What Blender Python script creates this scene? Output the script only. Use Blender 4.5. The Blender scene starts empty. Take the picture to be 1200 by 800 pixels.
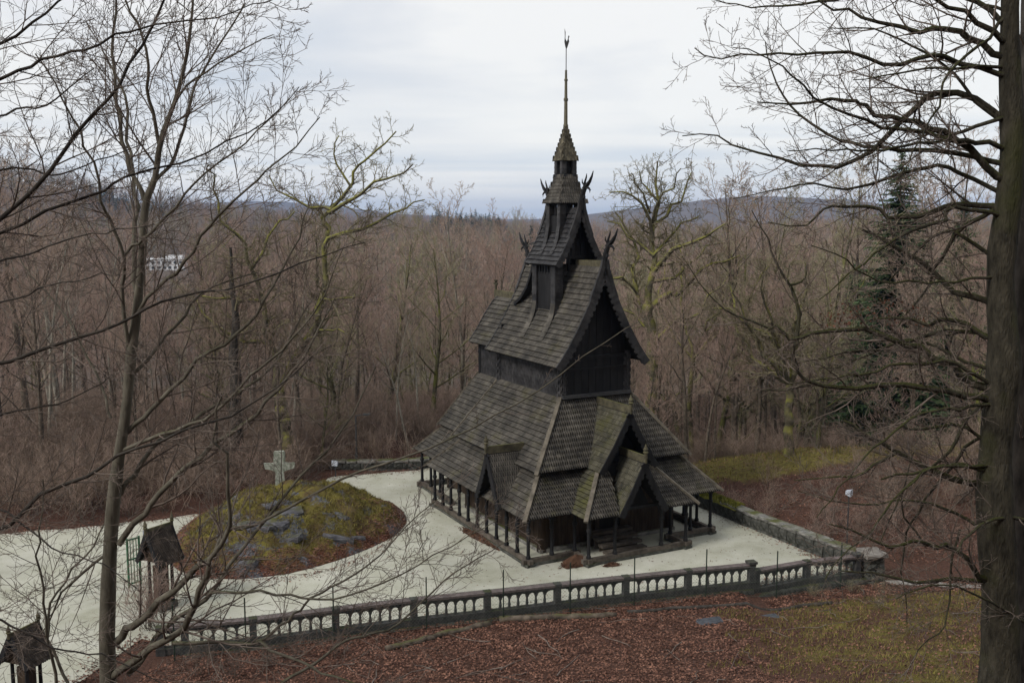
import bpy, math, random
import numpy as np
from mathutils import Vector, Matrix, noise as mnoise

# ------------------------------------------------------------------ camera, sky, sun, exposure
SC = bpy.context.scene
F_PX, CAM_H, HOR = 1167.0, 16.0, 255.0
PITCH = math.atan((400 - HOR) / F_PX)
cam_d = bpy.data.cameras.new('camera'); cam = bpy.data.objects.new('camera', cam_d)
SC.collection.objects.link(cam); SC.camera = cam
cam.location = (0, 0, CAM_H); cam.rotation_euler = (math.pi / 2 - PITCH, 0, 0)
cam_d.sensor_width = 36.0; cam_d.lens = F_PX / 1200 * 36.0
cam_d.clip_start = 0.1; cam_d.clip_end = 40000

SUN_EL, SUN_AZ = math.radians(40), math.radians(-128)      # azimuth from +Y, clockwise: light comes from the left
W = bpy.data.worlds.new('World'); SC.world = W; W.use_nodes = True
def build_world():
    nt = W.node_tree; N = nt.nodes; L = nt.links; N.clear()
    out = N.new('ShaderNodeOutputWorld')
    sky = N.new('ShaderNodeTexSky'); sky.sky_type = 'NISHITA'; sky.sun_disc = False
    sky.sun_elevation = SUN_EL; sky.sun_rotation = SUN_AZ
    bg1 = N.new('ShaderNodeBackground'); bg1.inputs['Strength'].default_value = 0.10
    L.new(sky.outputs[0], bg1.inputs[0])
    tc = N.new('ShaderNodeTexCoord')
    mp = N.new('ShaderNodeMapping'); mp.inputs['Scale'].default_value = (1.3, 1.3, 5.0); mp.inputs['Location'].default_value = (3.1, 0.4, 0.7)
    L.new(tc.outputs['Generated'], mp.inputs[0])
    n1 = N.new('ShaderNodeTexNoise'); n1.inputs['Scale'].default_value = 1.5; n1.inputs['Detail'].default_value = 6; n1.inputs['Roughness'].default_value = 0.5
    n1.inputs['Distortion'].default_value = 0.35
    L.new(mp.outputs[0], n1.inputs[0])
    cr = N.new('ShaderNodeValToRGB'); e = cr.color_ramp.elements
    e[0].position = 0.34; e[0].color = (0.40, 0.435, 0.485, 1)
    e[1].position = 0.58; e[1].color = (0.63, 0.62, 0.60, 1)
    m = cr.color_ramp.elements.new(0.48); m.color = (0.53, 0.535, 0.545, 1)
    L.new(n1.outputs[0], cr.inputs[0])
    mp2 = N.new('ShaderNodeMapping'); mp2.inputs['Scale'].default_value = (1.1, 1.1, 24.0); L.new(tc.outputs['Generated'], mp2.inputs[0])
    n2 = N.new('ShaderNodeTexNoise'); n2.inputs['Scale'].default_value = 1.6; n2.inputs['Detail'].default_value = 7; n2.inputs['Distortion'].default_value = 0.5; L.new(mp2.outputs[0], n2.inputs[0])
    c2 = N.new('ShaderNodeValToRGB'); e2 = c2.color_ramp.elements
    e2[0].position = 0.36; e2[0].color = (0.36, 0.43, 0.52, 1); e2[1].position = 0.56; e2[1].color = (0.72, 0.70, 0.665, 1); q2 = e2.new(0.46); q2.color = (0.53, 0.555, 0.58, 1)
    L.new(n2.outputs[0], c2.inputs[0])
    sz = N.new('ShaderNodeSeparateXYZ'); L.new(tc.outputs['Generated'], sz.inputs[0])
    mh = N.new('ShaderNodeMapRange'); mh.inputs[1].default_value = 0.01; mh.inputs[2].default_value = 0.13; mh.inputs[3].default_value = 0.75; mh.inputs[4].default_value = 0.0; mh.interpolation_type = 'SMOOTHSTEP'; L.new(sz.outputs[2], mh.inputs[0])
    mc = N.new('ShaderNodeMix'); mc.data_type = 'RGBA'; L.new(mh.outputs[0], mc.inputs[0]); L.new(cr.outputs[0], mc.inputs[6]); L.new(c2.outputs[0], mc.inputs[7])
    bg2 = N.new('ShaderNodeBackground'); bg2.inputs['Strength'].default_value = 1.0
    L.new(mc.outputs[2], bg2.inputs[0])
    mx = N.new('ShaderNodeMixShader'); mx.inputs[0].default_value = 0.90
    L.new(bg1.outputs[0], mx.inputs[1]); L.new(bg2.outputs[0], mx.inputs[2]); L.new(mx.outputs[0], out.inputs[0])
build_world()
sun_d = bpy.data.lights.new('sun', 'SUN'); sun_d.energy = 1.5; sun_d.angle = math.radians(16); sun_d.color = (1.0, 0.95, 0.88)
sun = bpy.data.objects.new('sun', sun_d); SC.collection.objects.link(sun)
sd = Vector((math.sin(SUN_AZ) * math.cos(SUN_EL), math.cos(SUN_AZ) * math.cos(SUN_EL), math.sin(SUN_EL)))
sun.rotation_euler = sd.to_track_quat('Z', 'Y').to_euler(); sun.location = (-30, 20, 60)
SC.view_settings.view_transform = 'Standard'; SC.view_settings.look = 'None'
SC.view_settings.exposure = 0.69; SC.view_settings.gamma = 1.0; SC.view_settings.use_curve_mapping = False
SC.render.engine = 'CYCLES'
SC.cycles.use_denoising = True
SC.cycles.max_bounces = 5; SC.cycles.diffuse_bounces = 3; SC.cycles.glossy_bounces = 2; SC.cycles.volume_bounces = 0
SC.cycles.transparent_max_bounces = 4

# ------------------------------------------------------------------ helpers
COL = SC.collection
rnd = random.Random(7)
def ray(px, py):
    r = (px - 600) / F_PX; u = (400 - py) / F_PX
    return (r, math.cos(PITCH) + u * math.sin(PITCH), -math.sin(PITCH) + u * math.cos(PITCH))
def gz(px, py, z=0.0):
    d = ray(px, py); t = (z - CAM_H) / d[2]
    return Vector((d[0] * t, d[1] * t, z))
def aty(px, py, y):
    d = ray(px, py); t = y / d[1]
    return Vector((d[0] * t, y, CAM_H + d[2] * t))
def lerp(a, b, t): return a + (b - a) * t
def S(a, b, x):
    t = min(1.0, max(0.0, (x - a) / (b - a))); return t * t * (3 - 2 * t)

def tag(o, label=None, cat=None, group=None, kind=None):
    if label: o['label'] = label
    if cat: o['category'] = cat
    if group: o['group'] = group
    if kind: o['kind'] = kind
    return o
def empty(name, loc=(0, 0, 0), rz=0.0, label=None, cat=None, group=None):
    o = bpy.data.objects.new(name, None); COL.objects.link(o)
    o.location = loc; o.rotation_euler = (0, 0, rz); o.empty_display_size = 0.2
    return tag(o, label, cat, group)
def link(name, me, mat=None, parent=None, loc=None):
    o = bpy.data.objects.new(name, me); COL.objects.link(o)
    if mat is not None and len(me.materials) == 0: me.materials.append(mat)
    if parent is not None: o.parent = parent
    if loc is not None: o.location = loc
    return o
def copy_tree(o, parent=None):
    c = o.copy(); COL.objects.link(c); c.parent = parent
    for ch in list(o.children): copy_tree(ch, c)
    return c

class MB:
    def __init__(self): self.v = []; self.f = []
    def add(self, vs, fs):
        n = len(self.v); self.v.extend([tuple(p) for p in vs]); self.f.extend([tuple(i + n for i in f) for f in fs]); return self
    def box(self, c, s, rz=0.0, m=None):
        hx, hy, hz = s[0] / 2, s[1] / 2, s[2] / 2
        vs = [Vector((x, y, z)) for z in (-hz, hz) for x, y in ((-hx, -hy), (hx, -hy), (hx, hy), (-hx, hy))]
        R = Matrix.Rotation(rz, 3, 'Z') if m is None else m
        vs = [R @ p + Vector(c) for p in vs]
        return self.add(vs, [(3, 2, 1, 0), (4, 5, 6, 7), (0, 1, 5, 4), (1, 2, 6, 5), (2, 3, 7, 6), (3, 0, 4, 7)])
    def beam(self, a, b, w, h, up=(0, 0, 1)):
        a, b = Vector(a), Vector(b); d = b - a; L = d.length
        if L < 1e-5: return self
        y = d / L; x = y.cross(Vector(up))
        if x.length < 1e-4: x = y.cross(Vector((1, 0, 0)))
        x.normalize(); z = x.cross(y)
        m = Matrix((x, y, z)).transposed()
        return self.box((a + b) / 2, (w, L, h), m=m)
    def tube(self, pts, rad, n=6, cap=True):
        pts = [Vector(p) for p in pts]; k = len(pts); vs = []
        for i, p in enumerate(pts):
            t = (pts[min(i + 1, k - 1)] - pts[max(i - 1, 0)]).normalized()
            x = t.cross(Vector((0, 0, 1)))
            if x.length < 1e-3: x = Vector((1, 0, 0))
            x.normalize(); y = t.cross(x)
            r = rad[i] if isinstance(rad, (list, tuple)) else rad
            for j in range(n):
                a = 2 * math.pi * (j + .5) / n; vs.append(p + (x * math.cos(a) + y * math.sin(a)) * r)
        fs = [(i * n + j, i * n + (j + 1) % n, (i + 1) * n + (j + 1) % n, (i + 1) * n + j) for i in range(k - 1) for j in range(n)]
        if cap: fs += [tuple(range(n - 1, -1, -1)), tuple((k - 1) * n + j for j in range(n))]
        return self.add(vs, fs)
    def prism(self, poly, ax, thick, org=(0, 0, 0)):
        # poly in a plane given by ax=(U,V); extruded along UxV, centred
        U, V = Vector(ax[0]), Vector(ax[1]); Nn = U.cross(V).normalized(); o = Vector(org); k = len(poly)
        vs = [o + U * p[0] + V * p[1] + Nn * s for s in (-thick / 2, thick / 2) for p in poly]
        fs = [tuple(range(k - 1, -1, -1)), tuple(range(k, 2 * k))] + [(i, (i + 1) % k, k + (i + 1) % k, k + i) for i in range(k)]
        return self.add(vs, fs)
    def quad(self, a, b, c, d): return self.add([a, b, c, d], [(0, 1, 2, 3)])
    def slab(self, a, b, c, d, t):
        a, b, c, d = map(Vector, (a, b, c, d)); n = (b - a).cross(d - a)
        if n.length < 1e-6: n = (c - a).cross(d - a)
        n = n.normalized() * t
        return self.add([a, b, c, d, a - n, b - n, c - n, d - n], [(0, 1, 2, 3), (7, 6, 5, 4), (0, 4, 5, 1), (1, 5, 6, 2), (2, 6, 7, 3), (3, 7, 4, 0)])
    def mesh(self, name, smooth=False):
        me = bpy.data.meshes.new(name); me.from_pydata(self.v, [], self.f); me.update()
        if smooth: me.polygons.foreach_set('use_smooth', [True] * len(me.polygons))
        return me
    def build(self, name, mat, parent=None, loc=None, smooth=False, kind=None):
        o = link(name, self.mesh(name, smooth), mat, parent, loc)
        if kind: o['kind'] = kind
        return o
def np_mesh(name, V, Fq, smooth=True):
    me = bpy.data.meshes.new(name); V = np.asarray(V, dtype=np.float32); Fq = np.asarray(Fq, dtype=np.int32); k = Fq.shape[1]
    me.vertices.add(len(V)); me.vertices.foreach_set('co', V.ravel())
    me.loops.add(Fq.size); me.loops.foreach_set('vertex_index', Fq.ravel())
    me.polygons.add(len(Fq)); me.polygons.foreach_set('loop_start', np.arange(0, Fq.size, k, dtype=np.int32))
    me.polygons.foreach_set('loop_total', np.full(len(Fq), k, dtype=np.int32))
    if smooth: me.polygons.foreach_set('use_smooth', np.ones(len(Fq), dtype=bool))
    me.update(calc_edges=True); return me

# ------------------------------------------------------------------ materials
def mat(name, c1, c2, scale=3.0, rough=0.9, bump=0.0, bscale=None, stretch=(1, 1, 1), c3=None, island=0.0, moss=None, moss_amt=0.5, spec=0.15, lo=0.35, hi=0.65, dist=0.02, world=False, subs=0.0):
    m = bpy.data.materials.new(name); m.use_nodes = True; nt = m.node_tree; N = nt.nodes; L = nt.links
    b = N['Principled BSDF']; b.inputs['Roughness'].default_value = rough; b.inputs['Specular IOR Level'].default_value = spec
    tc = N.new('ShaderNodeTexCoord'); mp = N.new('ShaderNodeMapping'); mp.inputs['Scale'].default_value = stretch
    if world:
        g0 = N.new('ShaderNodeNewGeometry'); L.new(g0.outputs['Position'], mp.inputs[0])
    else: L.new(tc.outputs['Object'], mp.inputs[0])
    n = N.new('ShaderNodeTexNoise'); n.inputs['Scale'].default_value = scale; n.inputs['Detail'].default_value = 6; n.inputs['Roughness'].default_value = 0.62
    L.new(mp.outputs[0], n.inputs[0])
    r = N.new('ShaderNodeValToRGB'); e = r.color_ramp.elements
    e[0].position = lo; e[0].color = (*c1, 1); e[1].position = hi; e[1].color = (*c2, 1)
    if c3: q = r.color_ramp.elements.new(0.5 * (lo + hi)); q.color = (*c3, 1)
    L.new(n.outputs[0], r.inputs[0]); col = r.outputs[0]
    if island > 0:
        g = N.new('ShaderNodeNewGeometry'); mr = N.new('ShaderNodeMapRange')
        mr.inputs[3].default_value = 1 - island; mr.inputs[4].default_value = 1 + island
        L.new(g.outputs['Random Per Island'], mr.inputs[0])
        mx = N.new('ShaderNodeMix'); mx.data_type = 'RGBA'; mx.blend_type = 'MULTIPLY'; mx.inputs[0].default_value = 1
        L.new(col, mx.inputs[6]); L.new(mr.outputs[0], mx.inputs[7]); col = mx.outputs[2]
    if moss:
        g = N.new('ShaderNodeNewGeometry'); sx = N.new('ShaderNodeSeparateXYZ'); L.new(g.outputs['Normal'], sx.inputs[0])
        n2 = N.new('ShaderNodeTexNoise'); n2.inputs['Scale'].default_value = 1.1; n2.inputs['Detail'].default_value = 5; L.new(g.outputs['Position'], n2.inputs[0])
        ad = N.new('ShaderNodeMath'); ad.operation = 'MULTIPLY_ADD'; L.new(sx.outputs[2], ad.inputs[0]); ad.inputs[1].default_value = 0.35; L.new(n2.outputs[0], ad.inputs[2])
        mr = N.new('ShaderNodeMapRange'); mr.inputs[1].default_value = 1.0 - moss_amt; mr.inputs[2].default_value = 1.25 - moss_amt
        L.new(ad.outputs[0], mr.inputs[0])
        mx = N.new('ShaderNodeMix'); mx.data_type = 'RGBA'; L.new(mr.outputs[0], mx.inputs[0]); L.new(col, mx.inputs[6]); mx.inputs[7].default_value = (*moss, 1); col = mx.outputs[2]
    L.new(col, b.inputs['Base Color'])
    if bump > 0:
        n3 = N.new('ShaderNodeTexNoise'); n3.inputs['Scale'].default_value = bscale or scale * 3; n3.inputs['Detail'].default_value = 5; L.new(mp.outputs[0], n3.inputs[0])
        bp = N.new('ShaderNodeBump'); bp.inputs['Strength'].default_value = bump; bp.inputs['Distance'].default_value = dist
        L.new(n3.outputs[0], bp.inputs['Height']); L.new(bp.outputs[0], b.inputs['Normal'])
    return m
M = {}
M['shingle'] = mat('weathered_shingle', (.034, .031, .027), (.105, .095, .080), 1.3, .8, .25, 14, c3=(.062, .056, .047), island=.22, moss=(.085, .078, .035), moss_amt=.16, spec=.3)
M['gate_shingle'] = mat('dark_brown_shingle', (.026, .021, .017), (.085, .068, .055), 1.6, .85, .25, 14, island=.25)
M['shingle_green'] = mat('mossy_shingle', (.036, .034, .026), (.098, .091, .064), 1.6, .85, .25, 14, island=.26, moss=(.085, .083, .030), moss_amt=.28, spec=.25)
M['copper_shingle'] = mat('yellow_green_shingle', (.048, .043, .032), (.135, .120, .085), 2.4, .8, .25, 14, island=.4)
M['shingle_dark'] = mat('tarred_shingle', (.013, .013, .0145), (.048, .046, .047), 2.0, .62, .2, 12, island=.30, spec=.3)
M['roofbase'] = mat('roof_boards', (.012, .011, .010), (.022, .02, .018), 3, .9)
M['tar'] = mat('tarred_timber', (.008, .008, .009), (.020, .0195, .021), 3, .7, .3, 9, stretch=(1, 1, .25), spec=.22)
M['timber'] = mat('brown_timber', (.030, .021, .015), (.068, .048, .034), 2.5, .75, .3, 10, stretch=(3, 3, .4), island=.15)
M['sill'] = mat('weathered_sill', (.055, .046, .038), (.14, .12, .10), 2.5, .85, .3, 12)
M['hip'] = mat('hip_board', (.075, .066, .052), (.165, .145, .115), 3, .85, .25, 14)
M['ridge'] = mat('mossy_crest', (.045, .041, .030), (.12, .108, .068), 2.5, .9, .3, 10, moss=(.09, .088, .03), moss_amt=.38)
M['copper'] = mat('spire_metal', (.075, .068, .045), (.15, .135, .085), 6, .6, .1, spec=.4)
M['iron'] = mat('dark_iron', (.03, .03, .032), (.06, .06, .062), 8, .55, spec=.4)
M['stone'] = mat('granite_stone', (.10, .10, .095), (.30, .29, .27), 3.5, .9, .5, 14, island=.25, moss=(.075, .08, .025), moss_amt=.30)
M['stone_dark'] = mat('dark_mossy_stone', (.035, .037, .032), (.11, .11, .10), 3.5, .9, .5, 14, island=.3, moss=(.045, .048, .02), moss_amt=.30)
M['cap'] = mat('cap_stone', (.12, .11, .10), (.25, .23, .205), 4, .9, .5, 12, island=.15)
M['balus'] = mat('balustrade_stone', (.035, .036, .038), (.085, .082, .078), 5, .85, .3, 25, moss=(.04, .045, .018), moss_amt=.22)
M['rail'] = mat('rail_stone', (.085, .070, .068), (.165, .135, .13), 5, .85, .3, 25)
M['lichen'] = mat('lichen_stone', (.17, .20, .15), (.42, .43, .38), 7, .95, .5, 20)
M['bark'] = mat('beech_bark', (.055, .050, .038), (.18, .165, .130), 6, .9, .6, 26, stretch=(1, 1, .3), moss=(.06, .066, .022), moss_amt=.26, lo=.3, hi=.72)
M['bark_pale'] = mat('pale_bark', (.14, .13, .108), (.34, .315, .26), 6, .9, .35, 24, stretch=(1, 1, .35), moss=(.09, .10, .03), moss_amt=.30)
M['bark_dark'] = mat('dark_bark', (.022, .020, .018), (.075, .066, .057), 5, .9, .3, 22, stretch=(1, 1, .35))
M['mossbark'] = mat('mossy_bark', (.05, .045, .032), (.125, .11, .075), 4, .95, .5, 18, moss=(.125, .13, .032), moss_amt=.50)
M['oakbark'] = mat('oak_bark', (.05, .045, .032), (.13, .115, .078), 4, .95, .5, 18, moss=(.20, .195, .05), moss_amt=.54)
M['bark_near'] = mat('dark_beech_bark', (.014, .013, .010), (.085, .076, .056), 9, .9, 1.0, 34, stretch=(1, 1, .30), moss=(.050, .054, .018), moss_amt=.44, lo=.28, hi=.74, dist=.04)
M['wood_a'] = mat('brown_bark', (.048, .039, .031), (.165, .136, .106), 3, .95, moss=(.085, .085, .035), moss_amt=.24)
M['twig'] = mat('brown_twig', (.225, .165, .130), (.40, .305, .245), 0.9, .95)
M['twig_b'] = mat('russet_twig', (.24, .168, .138), (.415, .298, .248), 0.9, .95)
M['twig_c'] = mat('grey_green_twig', (.19, .170, .105), (.33, .300, .195), 0.9, .95)
M['twig_d'] = mat('dark_brown_twig', (.125, .098, .080), (.235, .188, .158), 0.9, .95)
M['brush'] = mat('brown_brush', (.11, .080, .060), (.235, .178, .136), 0.9, .95)
M['twig_near'] = mat('near_twig', (.070, .055, .046), (.21, .172, .146), 2.2, .9)
M['twig_mossy'] = mat('oak_twig', (.12, .105, .065), (.22, .195, .12), 2, .95)
M['needle'] = mat('spruce_needle', (.026, .050, .022), (.075, .112, .050), 1.5, .9)
M['needle_far'] = mat('far_spruce', (.016, .030, .018), (.036, .056, .036), .5, .9)
M['leaf'] = mat('fallen_leaf', (.075, .036, .026), (.205, .108, .076), 2.0, .9, island=.65, world=True)
M['leaf_pile'] = mat('piled_leaf', (.050, .026, .016), (.120, .066, .042), 2.0, .9, island=.65)
M['beechleaf'] = mat('dry_beech_leaf', (.10, .045, .030), (.19, .09, .06), 3, .85, island=.4)
M['grass'] = mat('winter_grass', (.095, .082, .022), (.235, .205, .060), .6, .9, island=.4, world=True)
M['mossgreen'] = mat('bright_moss', (.075, .080, .014), (.18, .172, .034), 3, .95, .8, 40, island=.2)
M['rock'] = mat('mound_rock', (.035, .035, .041), (.14, .14, .152), 3.5, .85, .9, 12, moss=(.075, .075, .025), moss_amt=.22)
M['slab'] = mat('slate_slab', (.035, .040, .047), (.085, .092, .105), 4, .8, .4, 14)
M['fence_post'] = mat('dark_green_post', (.012, .022, .015), (.028, .042, .03), 5, .6, spec=.3)
M['white_wall'] = mat('white_render', (.62, .63, .65), (.78, .79, .80), 2, .8)
M['house_roof'] = mat('house_roof', (.12, .12, .13), (.2, .2, .21), 2, .8)
M['window'] = mat('dark_window', (.04, .05, .06), (.08, .09, .10), 2, .2, spec=.5)
M['green_metal'] = mat('green_metal', (.012, .075, .032), (.025, .13, .06), 5, .5, spec=.4)
M['lamp_glass'] = mat('lamp_glass', (.42, .47, .56), (.6, .64, .70), 8, .25, spec=.5)
M['wire'] = mat('fence_wire', (.06, .075, .062), (.10, .115, .10), 8, .6)
M['pathgravel'] = mat('grey_path', (.16, .15, .135), (.27, .255, .235), 3, .95, .4, 30)

def leaf_ground():
    m = bpy.data.materials.new('ground_cover'); m.use_nodes = True; nt = m.node_tree; N = nt.nodes; L = nt.links; b = N['Principled BSDF']
    b.inputs['Roughness'].default_value = .95; b.inputs['Specular IOR Level'].default_value = .1
    g = N.new('ShaderNodeNewGeometry')
    def noise(sc, det=5, ro=.6):
        n = N.new('ShaderNodeTexNoise'); n.inputs['Scale'].default_value = sc; n.inputs['Detail'].default_value = det; n.inputs['Roughness'].default_value = ro; L.new(g.outputs['Position'], n.inputs[0]); return n.outputs[0]
    def ramp(src, p0, c0, p1, c1):
        r = N.new('ShaderNodeValToRGB'); e = r.color_ramp.elements; e[0].position = p0; e[0].color = (*c0, 1); e[1].position = p1; e[1].color = (*c1, 1); L.new(src, r.inputs[0]); return r.outputs[0]
    def mix(f, a, c):
        x = N.new('ShaderNodeMix'); x.data_type = 'RGBA'; L.new(f, x.inputs[0]); L.new(a, x.inputs[6]); L.new(c, x.inputs[7]); return x.outputs[2]
    leaf = ramp(noise(9, 8, .8), .38, (.036, .020, .015), .64, (.112, .060, .044))
    moss = ramp(noise(3, 7, .75), .35, (.062, .050, .018), .65, (.175, .148, .042))
    a = N.new('ShaderNodeAttribute'); a.attribute_name = 'moss'; a.attribute_type = 'GEOMETRY'
    ms = N.new('ShaderNodeMath'); ms.operation = 'MULTIPLY_ADD'; L.new(noise(.8, 6, .7), ms.inputs[0]); ms.inputs[1].default_value = 1.6; L.new(a.outputs['Fac'], ms.inputs[2])
    mr = N.new('ShaderNodeMapRange'); mr.inputs[1].default_value = 1.05; mr.inputs[2].default_value = 1.35; L.new(ms.outputs[0], mr.inputs[0])
    near = mix(mr.outputs[0], leaf, moss)
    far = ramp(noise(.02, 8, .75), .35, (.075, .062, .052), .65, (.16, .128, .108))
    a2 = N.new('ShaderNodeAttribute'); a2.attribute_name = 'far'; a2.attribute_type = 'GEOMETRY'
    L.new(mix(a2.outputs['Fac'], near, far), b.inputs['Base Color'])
    bp = N.new('ShaderNodeBump'); bp.inputs['Strength'].default_value = .6; bp.inputs['Distance'].default_value = .05; L.new(noise(14, 6, .7), bp.inputs['Height']); L.new(bp.outputs[0], b.inputs['Normal'])
    return m
M['ground'] = leaf_ground()
def gravel_mat():
    m = bpy.data.materials.new('pale_gravel'); m.use_nodes = True; nt = m.node_tree; N = nt.nodes; L = nt.links; b = N['Principled BSDF']
    b.inputs['Roughness'].default_value = .95; b.inputs['Specular IOR Level'].default_value = .1
    g = N.new('ShaderNodeNewGeometry')
    def noise(sc, det=5, ro=.6):
        n = N.new('ShaderNodeTexNoise'); n.inputs['Scale'].default_value = sc; n.inputs['Detail'].default_value = det; n.inputs['Roughness'].default_value = ro; L.new(g.outputs['Position'], n.inputs[0]); return n.outputs[0]
    def ramp(src, stops):
        r = N.new('ShaderNodeValToRGB'); e = r.color_ramp.elements
        e[0].position, e[0].color = stops[0][0], (*stops[0][1], 1); e[1].position, e[1].color = stops[-1][0], (*stops[-1][1], 1)
        for p, c in stops[1:-1]: q = e.new(p); q.color = (*c, 1)
        L.new(src, r.inputs[0]); return r.outputs[0]
    big = ramp(noise(.45, 9, .72), [(.32, (.36, .36, .285)), (.5, (.455, .455, .385)), (.68, (.53, .527, .468))])
    fine = ramp(noise(28, 6, .8), [(.33, (.62, .62, .60)), (.5, (.96, .96, .95)), (.66, (1.1, 1.1, 1.08))])
    x = N.new('ShaderNodeMix'); x.data_type = 'RGBA'; x.blend_type = 'MULTIPLY'; x.inputs[0].default_value = 1; L.new(big, x.inputs[6]); L.new(fine, x.inputs[7])
    dm = ramp(noise(.13, 7, .6), [(.36, (.80, .80, .79)), (.52, (1.0, 1.0, 1.0)), (.7, (1.04, 1.04, 1.03))]); xd = N.new('ShaderNodeMix'); xd.data_type = 'RGBA'; xd.blend_type = 'MULTIPLY'; xd.inputs[0].default_value = 1; L.new(x.outputs[2], xd.inputs[6]); L.new(dm, xd.inputs[7]); x = xd
    sp = N.new('ShaderNodeMapRange'); sp.inputs[1].default_value = .64; sp.inputs[2].default_value = .74; L.new(noise(4.2, 9, .9), sp.inputs[0])
    y = N.new('ShaderNodeMix'); y.data_type = 'RGBA'; L.new(sp.outputs[0], y.inputs[0]); L.new(x.outputs[2], y.inputs[6]); y.inputs[7].default_value = (.13, .10, .07, 1)
    L.new(y.outputs[2], b.inputs['Base Color'])
    bp = N.new('ShaderNodeBump'); bp.inputs['Strength'].default_value = .5; bp.inputs['Distance'].default_value = .015; L.new(noise(45, 4, .7), bp.inputs['Height']); L.new(bp.outputs[0], b.inputs['Normal'])
    return m
M['gravel'] = gravel_mat()

# ------------------------------------------------------------------ terrain
BAL_PX = [(217, 756), (297, 748), (393.5, 735.5), (485, 724), (571, 715), (653, 705.5), (733, 696.5), (806, 688.5), (880, 681)]
BAL = [gz(x, y, 0.30) for x, y in BAL_PX]
BAL2 = [gz(883.5, 684.5, 0.02), gz(945, 677, 0.02), gz(1004, 670.5, 0.02)]
bal_line = [(p.x, p.y) for p in BAL] + [(p.x, p.y) for p in BAL2[1:]]
def bal_y(x):
    pts = bal_line
    if x <= pts[0][0]:
        return pts[0][1] + (x - pts[0][0]) * 0.9 if x > pts[0][0] - 8 else pts[0][1] - 7.2
    if x >= pts[-1][0]: return pts[-1][1] + (x - pts[-1][0]) * 0.15
    for (a, b), (c, d) in zip(pts, pts[1:]):
        if a <= x <= c: return b + (d - b) * (x - a) / (c - a)
WALL_A, WALL_B = gz(955, 650), gz(828, 597)                     # foot of the stone wall right of the church
wd = (WALL_B - WALL_A).normalized(); WALL_C = WALL_A + wd * 26
wn = Vector((wd.y, -wd.x, 0))                                   # pointing away from the plaza (right)
PLAZA = [Vector((-60, 50, 0)), gz(0, 626), gz(120, 615), gz(240, 602), gz(330, 588), gz(392, 557), gz(490, 551), Vector((-2, 68, 0)), Vector((WALL_C.x, WALL_C.y, 0)), WALL_B, WALL_A,
         Vector((bal_line[-1][0] + .2, bal_line[-1][1] + .1, 0))] + [Vector((x, y + .12, 0)) for x, y in reversed(bal_line[:-1])] + [Vector((-14.2, 36.5, 0)), Vector((-15, 33, 0)), Vector((-17, 30, 0)), Vector((-24, 26, 0)), Vector((-60, 20, 0))]
PX = np.array([p.x for p in PLAZA]); PY = np.array([p.y for p in PLAZA])
def plaza_sd(x, y):
    # signed distance to the plaza outline, negative inside
    n = len(PX); best = 1e9; inside = False
    for i in range(n):
        ax, ay = PX[i], PY[i]; bx, by = PX[(i + 1) % n], PY[(i + 1) % n]
        dx, dy = bx - ax, by - ay; t = ((x - ax) * dx + (y - ay) * dy) / (dx * dx + dy * dy); t = min(1, max(0, t))
        d = math.hypot(x - ax - t * dx, y - ay - t * dy); best = min(best, d)
        if (ay > y) != (by > y) and x < (bx - ax) * (y - ay) / (by - ay) + ax: inside = not inside
    return -best if inside else best
def nz(x, y, s, seed=0.0): return mnoise.noise(Vector((x * s, y * s, seed)))
def far_h(x, y):
    z = -9.5 * S(66, 150, y) + 3.2 * S(300, 700, y)
    z += 78 * math.exp(-(((x + 600) / 290) ** 2 + ((y - 1000) / 330) ** 2))
    z += 6 * math.exp(-(((x + 190) / 150) ** 2 + ((y - 900) / 200) ** 2))
    z += 11 * math.exp(-(((x + 45) / 70) ** 2 + ((y - 820) / 160) ** 2))
    z += 8 * math.exp(-(((x - 330) / 160) ** 2 + ((y - 700) / 200) ** 2))
    z += 104 * math.exp(-(((x - 900) / 640) ** 2 + ((y - 3600) / 700) ** 2))
    z += 85 * math.exp(-(((x - 2300) / 800) ** 2 + ((y - 4200) / 700) ** 2))
    z += 112 * math.exp(-(((x + 1350) / 900) ** 2 + ((y - 5200) / 700) ** 2))
    z += S(5200, 8200, y) * (14 + 22 * nz(x, 0, .0007, 3.3) + 7 * nz(x, 0, .003, 8.1))
    if y > 400: z += S(400, 1200, y) * (7 * nz(x, y, .0035, 1.2) + 3 * nz(x, y, .011, 4.2) - 9)
    return z
def ground(x, y):
    if y > 130 or abs(x) > 75: 
        base = far_h(x, y)
        if y < 130: base -= 0.0
        return base + .4 * nz(x, y, .05)
    sd_ = plaza_sd(x, y)
    if sd_ <= 0.05: return -0.06
    z = far_h(x, y)
    s = bal_y(x) - y
    if s > 0:                                                    # slope up to the viewpoint
        h = lerp(-.03, -.46, S(9.6, 10.6, x) * (1 - S(.8, 5, s))) + .018 * s + .0086 * s * s if x > -13.5 else -0.3 + .0084 * s * s
        z = h + .10 * nz(x, y, .5, 2.0) * S(.2, 2, sd_) + .05 * nz(x, y, 1.7, 5.0)
        return z
    r = (Vector((x, y, 0)) - WALL_A).dot(wn)
    if x > 5 and r > -3:                                         # bank to the right
        k = S(0.6, 16, r)
        z = -0.5 + 2.0 * k * S(38, 58, y) - 8.0 * S(60, 88, y) + .25 * nz(x, y, .22, 3.0) * S(.5, 3, r)
        return z
    z = far_h(x, y) + (.55 * S(0, 4, sd_) * (1 - S(62, 95, y)) if x < 8 else .7 * S(0, 5, sd_) * (1 - S(75, 100, y)))
    return z - .03 + .12 * nz(x, y, .4, 9.0) * S(0, 2, sd_)

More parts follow.
